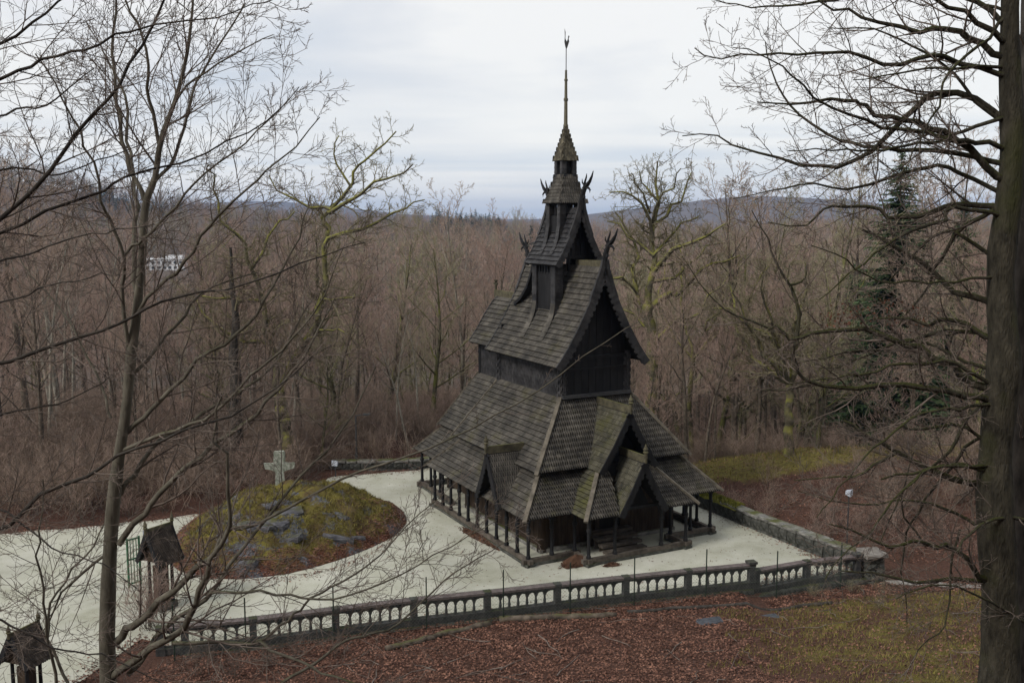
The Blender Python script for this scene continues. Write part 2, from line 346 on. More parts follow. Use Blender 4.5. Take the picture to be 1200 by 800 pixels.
def build_terrain():
    def axis(lo, hi, n, c, k):
        a = math.asinh((lo - c) / k); b = math.asinh((hi - c) / k)
        return [c + k * math.sinh(a + (b - a) * i / (n - 1)) for i in range(n)]
    xs = axis(-5200, 5200, 230, 2, 26); ys = axis(-70, 11000, 250, 44, 26)
    V = np.zeros((len(ys), len(xs), 3), dtype=np.float32); moss = np.zeros((len(ys), len(xs)), dtype=np.float32); fr = np.zeros_like(moss)
    for j, y in enumerate(ys):
        for i, x in enumerate(xs):
            V[j, i] = (x, y, ground(x, y))
            s = bal_y(x) - y; mo = -.25
            if s > 1.2 and x > 5: mo = -.25 + .62 * S(5, 13, x + .8 * math.sin(y)) * S(1.2, 2.5, s)
            if x > 5 and 50 < y < 80: mo = .85 * S(57.5, 60.5, y) - .25
            if y < 56 and x < -12: mo = .0
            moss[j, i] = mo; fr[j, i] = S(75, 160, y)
    ny, nx = len(ys), len(xs); I = np.arange(ny * nx).reshape(ny, nx)
    Fq = np.stack([I[:-1, :-1], I[:-1, 1:], I[1:, 1:], I[1:, :-1]], -1).reshape(-1, 4)
    me = np_mesh('ground', V.reshape(-1, 3), Fq)
    for nm, arr in (('moss', moss), ('far', fr)):
        at = me.attributes.new(nm, 'FLOAT', 'POINT'); at.data.foreach_set('value', arr.ravel())
    tag(link('ground', me, M['ground']), 'leaf-strewn hillside and valley floor', None, None, 'structure')
build_terrain()
def build_plaza():
    me = bpy.data.meshes.new('plaza'); import bmesh
    bm = bmesh.new(); rag = []
    for i, p in enumerate(PLAZA):
        q = PLAZA[(i + 1) % len(PLAZA)]; L_ = (q - p).length; n_ = max(1, int(L_ / .6)) if i < 7 else 1; nn_ = Vector(((q - p).y, -(q - p).x, 0)).normalized()
        for k in range(n_): a_ = p.lerp(q, k / n_); rag.append(a_ + nn_ * (.30 * nz(a_.x, a_.y, .6, 4) + .18 * nz(a_.x, a_.y, 2.1, 7) if n_ > 1 else 0))
    vs = [bm.verts.new((p.x, p.y, 0)) for p in rag]; f = bm.faces.new(vs)
    bmesh.ops.triangulate(bm, faces=[f]); bmesh.ops.recalc_face_normals(bm, faces=bm.faces)
    if sum(f.normal.z for f in bm.faces) < 0: bmesh.ops.reverse_faces(bm, faces=bm.faces)
    bm.to_mesh(me); bm.free()
    tag(link('plaza', me, M['gravel']), None, None, None, 'structure')
    # gravel path beyond the right end of the balustrade
    mb = MB(); pts = [gz(1030, 684, -.4), gz(1075, 685, -.4), gz(1120, 689, -.4), gz(1180, 694, -.4), gz(1260, 698, -.4)]
    up = [gz(1030, 678, -.4), gz(1075, 680, -.4), gz(1120, 683, -.4), gz(1180, 688, -.4), gz(1260, 692, -.4)]
    for i in range(4):
        q = [pts[i], pts[i + 1], up[i + 1], up[i]]
        mb.quad(*[Vector((p.x, p.y, max(ground(p.x, p.y), -.5) + .05)) for p in q])
    mb.build('path', M['pathgravel'], kind='structure')
build_plaza()

# ------------------------------------------------------------------ stave church
TH = math.radians(27.5); CH_O = gz(619, 663); CX = 5.28; CW = 10.56
church = empty('stave_church', CH_O, TH, 'dark tarred wooden stave church with tiered shingled roofs and dragon-headed gables', 'church')
def V3(x, y, z): return Vector((x, y, z))
def poly_at(pl, t):
    n = len(pl) - 1; s = t * n; i = min(int(s), n - 1); return pl[i].lerp(pl[i + 1], s - i)
def resample(pl, n):
    d = [0.0]
    for a, b in zip(pl, pl[1:]): d.append(d[-1] + (b - a).length)
    out = []
    for k in range(n + 1):
        s = d[-1] * k / n
        for i in range(len(pl) - 1):
            if s <= d[i + 1] + 1e-9:
                out.append(pl[i].lerp(pl[i + 1], (s - d[i]) / max(1e-9, d[i + 1] - d[i]))); break
    return out
def shingles(mb, left, right, course=.285, pitch=.125, lift=.080, seed=1, gap=.030, flip=False, tip=.17, stagger=True, butt=.036):
    """left/right: edge polylines from the eave up. Overlapping pointed shingles, row by row."""
    r = random.Random(seed)
    left = [Vector(p) for p in left]; right = [Vector(p) for p in right]
    ml = sum((((a + c) / 2) - ((b + d) / 2)).length for a, b, c, d in zip(left, left[1:], right, right[1:]))
    n = max(1, round(ml / course)); L = resample(left, n); R = resample(right, n)
    for k in range(n):
        a, b = L[k], R[k]; c, d = L[k + 1], R[k + 1]
        wd_ = (b - a).length; wt = (d - c).length; wmax = max(wd_, wt)
        if wmax < .05: continue
        m = max(1, round(wmax / pitch)); e = (b - a) if wd_ > wt else (d - c); e = e.normalized()
        up = ((c + d) / 2 - (a + b) / 2); up = (up - e * up.dot(e))
        if up.length < 1e-4: continue
        rowh = up.length; up.normalize(); nrm = e.cross(up).normalized()
        if flip: nrm = -nrm
        base = a if wd_ > wt else c - up * rowh
        base = a + e * min(0, (c - a).dot(e)) if wd_ <= wt else a
        off = (.5 if k % 2 and stagger else 0)
        for j in range(-1, m + 1):
            x0 = (j + off) * wmax / m + gap / 2; x1 = x0 + wmax / m - gap
            xc = (x0 + x1) / 2; q = base + e * xc
            # inside the trapezoid at half height?
            lo = ((a + c) / 2 - base).dot(e); hi = ((b + d) / 2 - base).dot(e)
            if xc < lo - .03 or xc > hi + .03: continue
            l0 = lift * r.uniform(.88, 1.12); dz = r.uniform(-.009, .009); sk = r.uniform(-.006, .006)
            y0 = -.03 + dz; y1 = y0 + tip; y2 = rowh + .06
            top = [q.lerp(q, 0) + e * (x - xc + s) + up * y + nrm * h for x, y, h, s in ((x0, y2, .006, 0), (x0, y1, l0 * .66, sk), (xc, y0, l0, sk), (x1, y1, l0 * .66, sk), (x1, y2, .006, 0))]
            bot = [top[i] - nrm * min(butt, l0 * .9) for i in (1, 2, 3)]
            vs = top + bot
            fs = [(0, 1, 2, 3, 4), (1, 5, 6, 2), (2, 6, 7, 3), (0, 5, 1), (3, 7, 4)]
            if flip: fs = [tuple(reversed(f)) for f in fs]
            mb.add(vs, fs)
def mirror_pl(pl): return [V3(2 * CX - p.x, p.y, p.z) for p in pl]
roof_seed = [10]
def roof(name, planes, matk='shingle', parent=None, kw=None, thick=.07):
    """planes: list of (left polyline, right polyline) seen from outside, eave first"""
    mb = MB(); sb = MB()
    for pl in planes:
        l, r = [Vector(p) for p in pl[0]], [Vector(p) for p in pl[1]]; mk = pl[2] if len(pl) > 2 else None
        for i in range(len(l) - 1): mb.slab(l[i], r[i], r[i + 1], l[i + 1], thick)
        roof_seed[0] += 1
        nn = (r[0] - l[0]).cross(l[-1] - l[0]) if (r[0] - l[0]).length > .05 else (r[-1] - l[0]).cross(l[-1] - l[0]); k2 = dict(kw or {})
        if nn.length > 1e-6 and abs(nn.normalized().x) > .45 and 'tip' not in k2: k2.update(tip=.045, gap=.018, lift=k2.get('lift', .08) * 1.35, butt=.06)
        shingles(sb, l, r, seed=roof_seed[0], **k2)
    o = mb.build(name, M['roofbase'], parent or church)
    s = sb.build('shingles', M[matk], o, kind='stuff')
    return o
def hip(a, b, parent, w=.20, h=.10, mk='hip', ext=.18):
    a, b = Vector(a), Vector(b); d = (a - b).normalized()
    MB().beam(a + d * ext + V3(0, 0, .07), b + V3(0, 0, .07), w, h).build('hip_board', M[mk], parent)

def build_gallery():
    z0, z1 = 2.30, 3.95
    A, T = -.35, 1.20                                            # eave / top offsets
    pw0, pw1, pf = 2.15, 8.41, -1.60                             # porch eave box
    run = T - A
    south = ([V3(A, 11.30, z0), V3(T, 9.75, z1)], [V3(A, A, z0), V3(T, T, z1)])
    g = roof('gallery_roof', [south, ([V3(A, A, z0), V3(T, T, z1)], [V3(pw0, A, z0), V3(pw0 + run, T, z1)])])
    north = (mirror_pl(south[1]), mirror_pl(south[0]))
    west2 = (mirror_pl([V3(pw0, A, z0), V3(pw0 + run, T, z1)]), mirror_pl([V3(A, A, z0), V3(T, T, z1)]))
    g2 = roof('gallery_roof', [north, west2])
    for q in (g,): hip((A, A, z0), (T, T, z1), q)
    hip((CW - A, A, z0), (CW - T, T, z1), g2)
    # porch hips
    top = pf + run
    pl = ([V3(pw0, A, z0), V3(pw0 + run, T, z1)], [V3(pw0, pf, z0), V3(pw0 + run, top, z1)])
    p1 = roof('porch_roof', [pl], 'shingle_green')
    hip((pw0, pf, z0), (pw0 + run, top, z1), p1)
    fl = ([V3(pw0, pf, z0), V3(pw0 + run, top, z1)], [V3(3.96, pf, z0), V3(4.4, top, z1)])
    fr = ([V3(6.60, pf, z0), V3(6.16, top, z1)], [V3(pw1, pf, z0), V3(pw1 - run, top, z1)])
    p2 = roof('porch_roof', [fl, fr, (mirror_pl(pl[1]), mirror_pl(pl[0]))])
    hip((pw1, pf, z0), (pw1 - run, top, z1), p2)
    # chancel gallery
    cA, cT, ye = .55, 2.05, 15.35
    cs = ([V3(cA, ye, z0), V3(cT, ye - 1.5, z1)], [V3(cA, 10.9, z0), V3(cT, 9.4, z1)])
    ce = ([V3(CW - cA, ye, z0), V3(CW - cT, ye - 1.5, z1)], [V3(cA, ye, z0), V3(cT, ye - 1.5, z1)])
    c = roof('chancel_gallery_roof', [cs, ce, (mirror_pl(cs[1]), mirror_pl(cs[0]))])
    e1 = roof('gallery_roof', [([V3(cA + .6, 11.30, z0), V3(cT, 9.75, z1)], [V3(A, 11.30, z0), V3(T, 9.75, z1)])])
    hip((A, 11.30, z0), (T, 9.75, z1), e1, w=.14); hip((cA, ye, z0), (cT, ye - 1.5, z1), c, w=.14)
build_gallery()

def build_aisle():
    z0, z1 = 4.10, 7.15
    s = ([V3(.87, 10.36, z0), V3(3.24, 9.45, z1)], [V3(.87, .75, z0), V3(3.24, 2.70, z1)])
    w = ([V3(.87, .75, z0), V3(3.24, 2.70, z1)], [V3(9.69, .75, z0), V3(7.32, 2.70, z1)])
    n = (mirror_pl(s[1]), mirror_pl(s[0])); e = ([V3(9.69, 10.36, z0), V3(7.32, 9.45, z1)], [V3(.87, 10.36, z0), V3(3.24, 9.45, z1)])
    r = roof('aisle_roof', [s]); r2 = roof('aisle_roof', [w, n, e])
    hip(s[1][0], s[1][1], r); hip(n[0][0], n[0][1], r2); hip(s[0][0], s[0][1], r, w=.14)
    c = ([V3(1.60, 14.1, 3.95), V3(3.72, 13.05, 6.95)], [V3(1.60, 10.0, 3.95), V3(3.72, 9.2, 6.95)])
    ce = ([V3(8.96, 14.1, 3.95), V3(6.84, 13.05, 6.95)], [V3(1.60, 14.1, 3.95), V3(3.72, 13.05, 6.95)])
    cr_ = roof('chancel_aisle_roof', [c, ce, (mirror_pl(c[1]), mirror_pl(c[0]))])
    hip(c[0][0], c[0][1], cr_, w=.14)
build_aisle()

def plank_wall(name, a, b, z0, z1, mk, w=.30, t=.07, parent=None, core=.16, top=None, nrm=None):
    """vertical planks from a to b (xy), each its own piece; top(s) gives the height at a distance s along the wall"""
    a, b = Vector((*a, 0)), Vector((*b, 0)); d = b - a; L = d.length; d.normalize(); nn = V3(d.y, -d.x, 0)
    n = max(1, round(L / w)); pw = L / n
    core_mb = MB()
    if top is None: core_mb.box((a + b) / 2 - nn * core / 2 + V3(0, 0, (z0 + z1) / 2), (L, core, z1 - z0), math.atan2(d.y, d.x))
    else:
        pts = [(0, z0), (L, z0)] + [(L * (1 - k / 16), top(L * (1 - k / 16))) for k in range(17)]
        core_mb.prism(pts, (d, V3(0, 0, 1)), core, a - nn * core / 2)
    o = core_mb.build(name, M['tar'], parent or church)
    r = random.Random(int(L * 1000))
    for i in range(n):
        s0 = i * pw + .012; s1 = (i + 1) * pw - .012; th = t * r.uniform(.75, 1.15); z = z0 + .01
        za = (z1 if top is None else top(s0)) - .02; zb = (z1 if top is None else top(s1)) - .02
        zm = za if top is None else max(za, zb)
        poly = [(s0, z), (s1, z), (s1, zb), (s0, za)]
        MB().prism(poly, (d, V3(0, 0, 1)), th, a + nn * (th / 2 + .003)).build('plank', M[mk], o)
    return o
def build_body():
    b0, b1, f0, f1 = 1.55, CW - 1.55, 1.45, 9.7
    plank_wall('nave_wall', (b0, f1), (b0, f0), .15, 4.25, 'timber', .34)          # south (normal -x)
    plank_wall('nave_wall', (b0, f0), (b1, f0), .15, 4.25, 'timber', .34)          # west
    mb = MB(); mb.box((b1, (f0 + f1) / 2, 2.2), (.14, f1 - f0, 4.1)).box((CX, f1, 2.2), (b1 - b0, .14, 4.1)); mb.build('rear_wall', M['tar'], church)
    plank_wall('chancel_wall', (2.35, 14.0), (2.35, 9.9), .15, 4.2, 'timber', .34)
    MB().box((CX, 14.05, 2.2), (5.9, .14, 4.1)).box((8.25, 11.9, 2.2), (.14, 4.2, 4.1)).build('chancel_wall', M['timber'], church)
    for x, y in ((b0, f0), (b1, f0), (b0, f1), (2.35, 14.0)):
        MB().tube([V3(x, y, .05), V3(x, y, 1.2), V3(x, y, 4.2)], [.27, .25, .22], 14).build('corner_stave', M['timber'], church, smooth=True)
    MB().box((CX, (f0 + f1) / 2, .10), (b1 - b0 + .5, f1 - f0 + .5, .18)).build('stone_footing', M['stone'], church)
    # portal door behind the porch
    d = MB().box((CX, f0 - .12, 1.45), (1.15, .08, 2.1)).build('door', M['tar'], church)
    MB().tube([V3(CX + .35, f0 - .17, 1.35), V3(CX + .35, f0 - .22, 1.35)], .06, 8).build('handle', M['iron'], d)
    for sx in (-1, 1): MB().box((CX + sx * .72, f0 - .13, 1.5), (.22, .16, 2.5)).build('portal_jamb', M['timber'], church)
    for k in range(4):
        MB().box((CX - .15, f0 - .55 - .42 * k, .70 - .20 * k), (2.3, .43, .13)).box((CX - .15, f0 - .38 - .42 * k, .30 - .10 * k + .0), (2.2, .06, .66 - .20 * k)).build('step', M['sill'], church)
build_body()

POST_ME = {}
def post_mesh(h):
    k = round(h, 2)
    if k not in POST_ME:
        mb = MB(); mb.tube([V3(0, 0, 0), V3(0, 0, .12), V3(0, 0, .16), V3(0, 0, h * .60), V3(0, 0, h * .62), V3(0, 0, h * .68), V3(0, 0, h * .70), V3(0, 0, h)], [.115, .115, .085, .075, .12, .12, .08, .095], 8)
        mb.prism([(-.30, 0), (-.09, -.36), (.09, -.36), (.30, 0)], (V3(1, 0, 0), V3(0, 0, 1)), .09, (0, 0, h))
        POST_ME[k] = mb.mesh('post')
    return POST_ME[k]
def gallery_post(x, y, along='x', z=.34, h=2.06):
    o = link('post', post_mesh(h), M['tar'], church, (x, y, z)); o.rotation_euler.z = 0 if along == 'x' else math.pi / 2
def sill(a, b, ext=.32):
    a, b = Vector((*a, 0)), Vector((*b, 0)); d = (b - a).normalized()
    MB().beam(a - d * ext + V3(0, 0, .24), b + d * ext + V3(0, 0, .24), .20, .20).build('sill_beam', M['sill'], church)
    MB().beam(a - d * .15 + V3(0, 0, .07), b + d * .15 + V3(0, 0, .07), .30, .13).build('sill_base', M['stone_dark'], church)
def build_posts():
    for k in range(11): gallery_post(0, 10.95 * k / 10, 'y')
    for k in range(1, 11): gallery_post(CW, 10.95 * k / 10, 'y')
    for x in (1.25, 2.5, 8.06, 9.3, CW): gallery_post(x, 0)
    for x in (2.5, 3.95, 6.6, 8.06): gallery_post(x, -1.25)
    for k in range(1, 4): gallery_post(.9, 10.95 + 4.05 * k / 3, 'y')
    for k in range(1, 6): gallery_post(.9 + 8.76 * k / 5, 15.0)
    sill((0, 10.95), (0, 0)); sill((0, .012), (2.5, .012), .30); sill((8.06, .012), (CW, .012), .30); sill((2.5, -1.25), (8.06, -1.25), .34)
    sill((2.505, -1.25), (2.505, 0), .2); sill((8.055, -1.25), (8.055, 0), .2); sill((CW, 10.95), (CW, 0)); sill((.9, 15), (.9, 10.97)); sill((.9, 15.0), (9.66, 15.0))
    # eaves plates
    for a, b in (((0, 0), (0, 10.95)), ((0, 0), (2.5, 0)), ((8.06, 0), (CW, 0)), ((2.5, -1.25), (8.06, -1.25)), ((2.5, -1.25), (2.5, 0)), ((8.06, -1.25), (8.06, 0)), ((.9, 11), (.9, 15)), ((CW, 0), (CW, 10.95))):
        MB().beam(V3(*a, 2.43), V3(*b, 2.43), .13, .15).build('wall_plate', M['tar'], church)
    for x, y in ((0, 0), (2.5, -1.25), (8.06, -1.25), (CW, 0), (0, 10.95), (.9, 15)):
        MB().box((x, y, .06), (.48, .48, .14), .2).build('corner_stone', M['stone_dark'], church)
build_posts()

def scallop_board(pl, nrm, w=.24, t=.07, n=None, amp=.06):
    """barge board hanging below a roof edge polyline with a scalloped lower edge; nrm: horizontal out direction"""
    pts = resample([Vector(p) for p in pl], n or 24); mb = MB(); nn = Vector(nrm)
    for i, (a, b) in enumerate(zip(pts, pts[1:])):
        d = (b - a).normalized(); dn = nn.cross(d)
        if dn.z > 0: dn = -dn
        w1 = w + (amp if i % 2 else 0)
        q = [a - dn * .08, b - dn * .08, b + dn * w1, a + dn * w1]
        vs = [p + nn * s for s in (0, t) for p in q]
        mb.add(vs, [(3, 2, 1, 0), (4, 5, 6, 7), (0, 1, 5, 4), (1, 2, 6, 5), (2, 3, 7, 6), (3, 0, 4, 7)])
    return mb
def finial(p, parent, h=.55, cross=False):
    x, y, z = p; mb = MB()
    if cross: mb.box((x, y, z + h * .5), (.10, .10, h)).box((x, y, z + h * .66), (.10, .42, .12)).box((x, y, z + h * .95), (.16, .16, .10))
    else: mb.tube([V3(x, y, z - .15), V3(x, y, z + .1), V3(x, y, z + .16), V3(x, y, z + .22), V3(x, y, z + .3), V3(x, y, z + .42), V3(x, y, z + h)], [.09, .08, .14, .09, .12, .06, .02], 8)
    mb.build('finial', M['ridge'], parent)
def small_gable(name, apex, foot_half, foot_z, out, inner_top, inner_foot, depth_wall, matk='shingle', carved=False):
    """gable roof: apex = outer ridge point, out = horizontal outward unit vector, ridge runs inward to inner_top distance"""
    ap = Vector(apex); o = Vector(out); side = V3(-o.y, o.x, 0)
    inner = ap - o * inner_top
    fz = V3(0, 0, foot_z - ap.z)
    def sidepl(s):
        outer = [ap + side * (s * foot_half) + fz, ap + side * (s * foot_half * .48) + fz * .52, ap]
        inn = [ap + side * (s * foot_half) + fz - o * inner_foot, (ap + side * (s * foot_half * .48) + fz * .52) - o * lerp(inner_foot, inner_top, .5), inner]
        return outer, inn
    lo, li = sidepl(-1); ro, ri = sidepl(1)
    # which order makes the normal point up/outward
    planes = []
    for a, b in ((lo, li), (ri, ro)):
        n = (Vector(b[0] if (b[0] - a[0]).length > .01 else b[-1]) - a[0]).cross(Vector(a[-1]) - a[0])
        planes.append((a, b) if n.z > 0 else (b, a))
    r = roof(name, planes, matk, kw=dict(course=.26, pitch=.12, lift=.04))
    for pl in (lo, ro): scallop_board(pl, o, .20, .06, 18).build('bargeboard', M['tar'], r)
    MB().beam(ap + o * .12 + V3(0, 0, .16), inner + V3(0, 0, .16), .10, .36).build('ridge_crest', M['ridge'], r)
    finial(ap + o * .06 + V3(0, 0, .34), r)
    # dark boarded recess behind the opening
    c = ap - o * depth_wall + fz
    MB().prism([(-foot_half * .9, -.1), (foot_half * .9, -.1), (0, -fz.z * .88)], (side, V3(0, 0, 1)), .08, c).build('gable_boards', M['tar'], r)
    return r
small_gable('side_gable', (-.55, 3.16, 4.72), 1.27, 2.25, (-1, 0, 0), 2.0, .85, .95)
small_gable('porch_gable', (CX, -1.66, 4.66), 1.34, 2.22, (0, -1, 0), 2.1, .75, 1.3, 'shingle_green')
small_gable('upper_porch_gable', (CX, -.38, 6.78), 1.62, 4.05, (0, -1, 0), 3.0, 1.45, 1.1, 'shingle_green')
MB().box((CX, .25, 3.95), (3.0, .12, .6)).build('upper_porch_wall', M['tar'], church)

# nave clerestory and main roof
NPROF = [(2.66, 8.80), (2.05, 9.62), (1.40, 10.68), (.80, 11.85), (.38, 12.85), (.10, 13.55)]
def prof_z(prof, dx):
    dx = abs(dx)
    for (a, za), (b, zb) in zip(prof, prof[1:]):
        if b <= dx <= a: return za + (zb - za) * (a - dx) / (a - b)
    return prof[0][1] if dx > prof[0][0] else prof[-1][1]
def saddle(name, prof, y0, y1, cx=CX, matk='shingle', kw=None):
    l0 = [V3(cx - d, y0, z) for d, z in prof]; l1 = [V3(cx - d, y1, z) for d, z in prof]
    r0 = [V3(cx + d, y0, z) for d, z in prof]; r1 = [V3(cx + d, y1, z) for d, z in prof]
    return roof(name, [(l1, l0), (r0, r1)], matk, kw=kw), l0, r0, l1, r1
def build_nave():
    x0, x1, y0, y1 = 3.27, 7.29, 2.72, 9.42
    r, l0, r0, l1, r1 = saddle('nave_roof', NPROF, 2.0, 9.75, kw=dict(course=.29))
    for pl, nn in ((l0, (0, -1, 0)), (r0, (0, -1, 0)), (l1, (0, 1, 0)), (r1, (0, 1, 0))): scallop_board(pl, nn, .30, .09, 34, .07).build('bargeboard', M['shingle_dark'], r)
    MB().beam(V3(CX, 2.0, 13.72), V3(CX, 4.6, 13.66), .14, .42).build('ridge_crest', M['ridge'], r)
    MB().beam(V3(CX, 7.0, 13.5), V3(CX, 9.8, 13.5), .14, .34).build('ridge_crest', M['ridge'], r)
    # gable wall (west), planks up to the roof
    w = plank_wall('clerestory_gable', (x0 + .3, y0), (x1 - .3, y0), 7.10, 9.0, 'tar', .42, .06, top=lambda s: prof_z(NPROF, (x0 + .3 + s) - CX) - .25)
    MB().box((CX, y0 - .09, 9.12), (x1 - x0 - .5, .10, .16)).build('cross_beam', M['tar'], w)
    MB().box((CX, y0 - .09, 8.55), (x1 - x0 - .5, .10, .12)).build('cross_beam', M['tar'], w)
    MB().box((CX, y0 - .14, 7.22), (x1 - x0, .22, .16)).build('flashing', M['iron'], w)
    # shingled side walls
    s = MB(); b = MB()
    for (a, c) in (((x0, y1), (x0, y0)),):
        b.box((x0 + .1, (y0 + y1) / 2, 8.0), (.16, y1 - y0 - .1, 2.0)); shingles(s, [V3(x0, y1, 7.05), V3(x0, y1, 9.1)], [V3(x0, y0 + .3, 7.05), V3(x0, y0 + .3, 9.1)], .20, .16, .03, 77, tip=.02)
    b.box((x1 - .1, (y0 + y1) / 2, 8.0), (.16, y1 - y0 - .1, 2.0)).box((CX, y1 - .05, 8.6), (x1 - x0 - .2, .1, 3.2))
    o = b.build('clerestory_wall', M['tar'], church); s.build('shingles', M['shingle_dark'], o, kind='stuff')
    # scale-clad corner columns
    for cx_, cy_ in ((x0 + .14, y0 + .1), (x1 - .14, y0 + .1), (x0 + .1, y1)):
        cb = MB().tube([V3(cx_, cy_, 7.0), V3(cx_, cy_, 9.3)], .19, 10); sb = MB()
        for k in range(8):
            a0, a1 = 2 * math.pi * k / 8, 2 * math.pi * (k + 1) / 8
            p0 = V3(cx_ + .23 * math.cos(a0), cy_ + .23 * math.sin(a0), 7.0); p1 = V3(cx_ + .23 * math.cos(a1), cy_ + .23 * math.sin(a1), 7.0)
            shingles(sb, [p0, p0 + V3(0, 0, 2.25)], [p1, p1 + V3(0, 0, 2.25)], .17, .17, .03, 90 + k, tip=.08)
        c = cb.build('corner_column', M['tar'], church); sb.build('scales', M['shingle_dark'], c, kind='stuff')
    # chancel
    CP = [(1.95, 8.80), (1.45, 9.5), (.9, 10.4), (.4, 11.1), (.10, 11.35)]
    r, l0, r0, l1, r1 = saddle('chancel_roof', CP, 9.4, 13.35, kw=dict(course=.29))
    for pl in (l1, r1): scallop_board(pl, (0, 1, 0), .22, .08, 20).build('bargeboard', M['shingle_dark'], r)
    MB().beam(V3(CX, 9.8, 11.52), V3(CX, 13.95, 11.52), .14, .44).build('ridge_crest', M['ridge'], r)
    finial((CX, 13.85, 11.70), r, .62, True)
    s = MB(); b = MB(); b.box((CX, 11.2, 8.0), (2.9, 3.5, 2.4)); shingles(s, [V3(3.80, 12.95, 6.85), V3(3.80, 12.95, 8.95)], [V3(3.80, 9.45, 6.85), V3(3.80, 9.45, 8.95)], .20, .16, .03, 78, tip=.02)
    b.prism([(-1.45, 9.15), (1.45, 9.15), (0, 11.2)], (V3(1, 0, 0), V3(0, 0, 1)), .1, (CX, 12.85, 0))
    o = b.build('chancel_clerestory', M['tar'], church); s.build('shingles', M['shingle_dark'], o, kind='stuff')
    MB().tube([V3(3.85, 12.95, 6.9), V3(3.85, 12.95, 9.0)], .16, 10).build('corner_column', M['tar'], church)
build_nave()

def clad_post(x, y, z0, z1, hw, parent, seed):
    b = MB().box((x, y, (z0 + z1) / 2), (hw * 2 - .04, hw * 2 - .04, z1 - z0)); s = MB()
    cs = [V3(x - hw, y + hw, 0), V3(x - hw, y - hw, 0), V3(x + hw, y - hw, 0), V3(x + hw, y + hw, 0)]
    for i in range(4):
        p, q = cs[i], cs[(i + 1) % 4]
        shingles(s, [p + V3(0, 0, z0), p + V3(0, 0, z1)], [q + V3(0, 0, z0), q + V3(0, 0, z1)], .22, hw * 2, .045, seed + i, gap=.0, tip=.02, stagger=False)
    o = b.build('clad_post', M['tar'], parent); s.build('shingles', M['shingle_dark'], o, kind='stuff')
def strip(parent, pts, w_dir, w, mk='shingle', lift=.10):
    pts = [Vector(p) for p in pts]; wv = Vector(w_dir) * w / 2; b = MB(); s = MB()
    for a, c in zip(pts, pts[1:]): b.slab(a - wv, a + wv, c + wv, c - wv, .14)
    l = [p - wv for p in pts]; r = [p + wv for p in pts]
    shingles(s, l, r, .22, w, .05, 5, tip=.03, gap=0, stagger=False)
    o = b.build('flared_foot', M['tar'], parent); s.build('shingles', M[mk], o, kind='stuff')
T1P = [(1.45, 13.60), (1.05, 14.20), (.66, 14.95), (.34, 15.75), (.12, 16.45)]
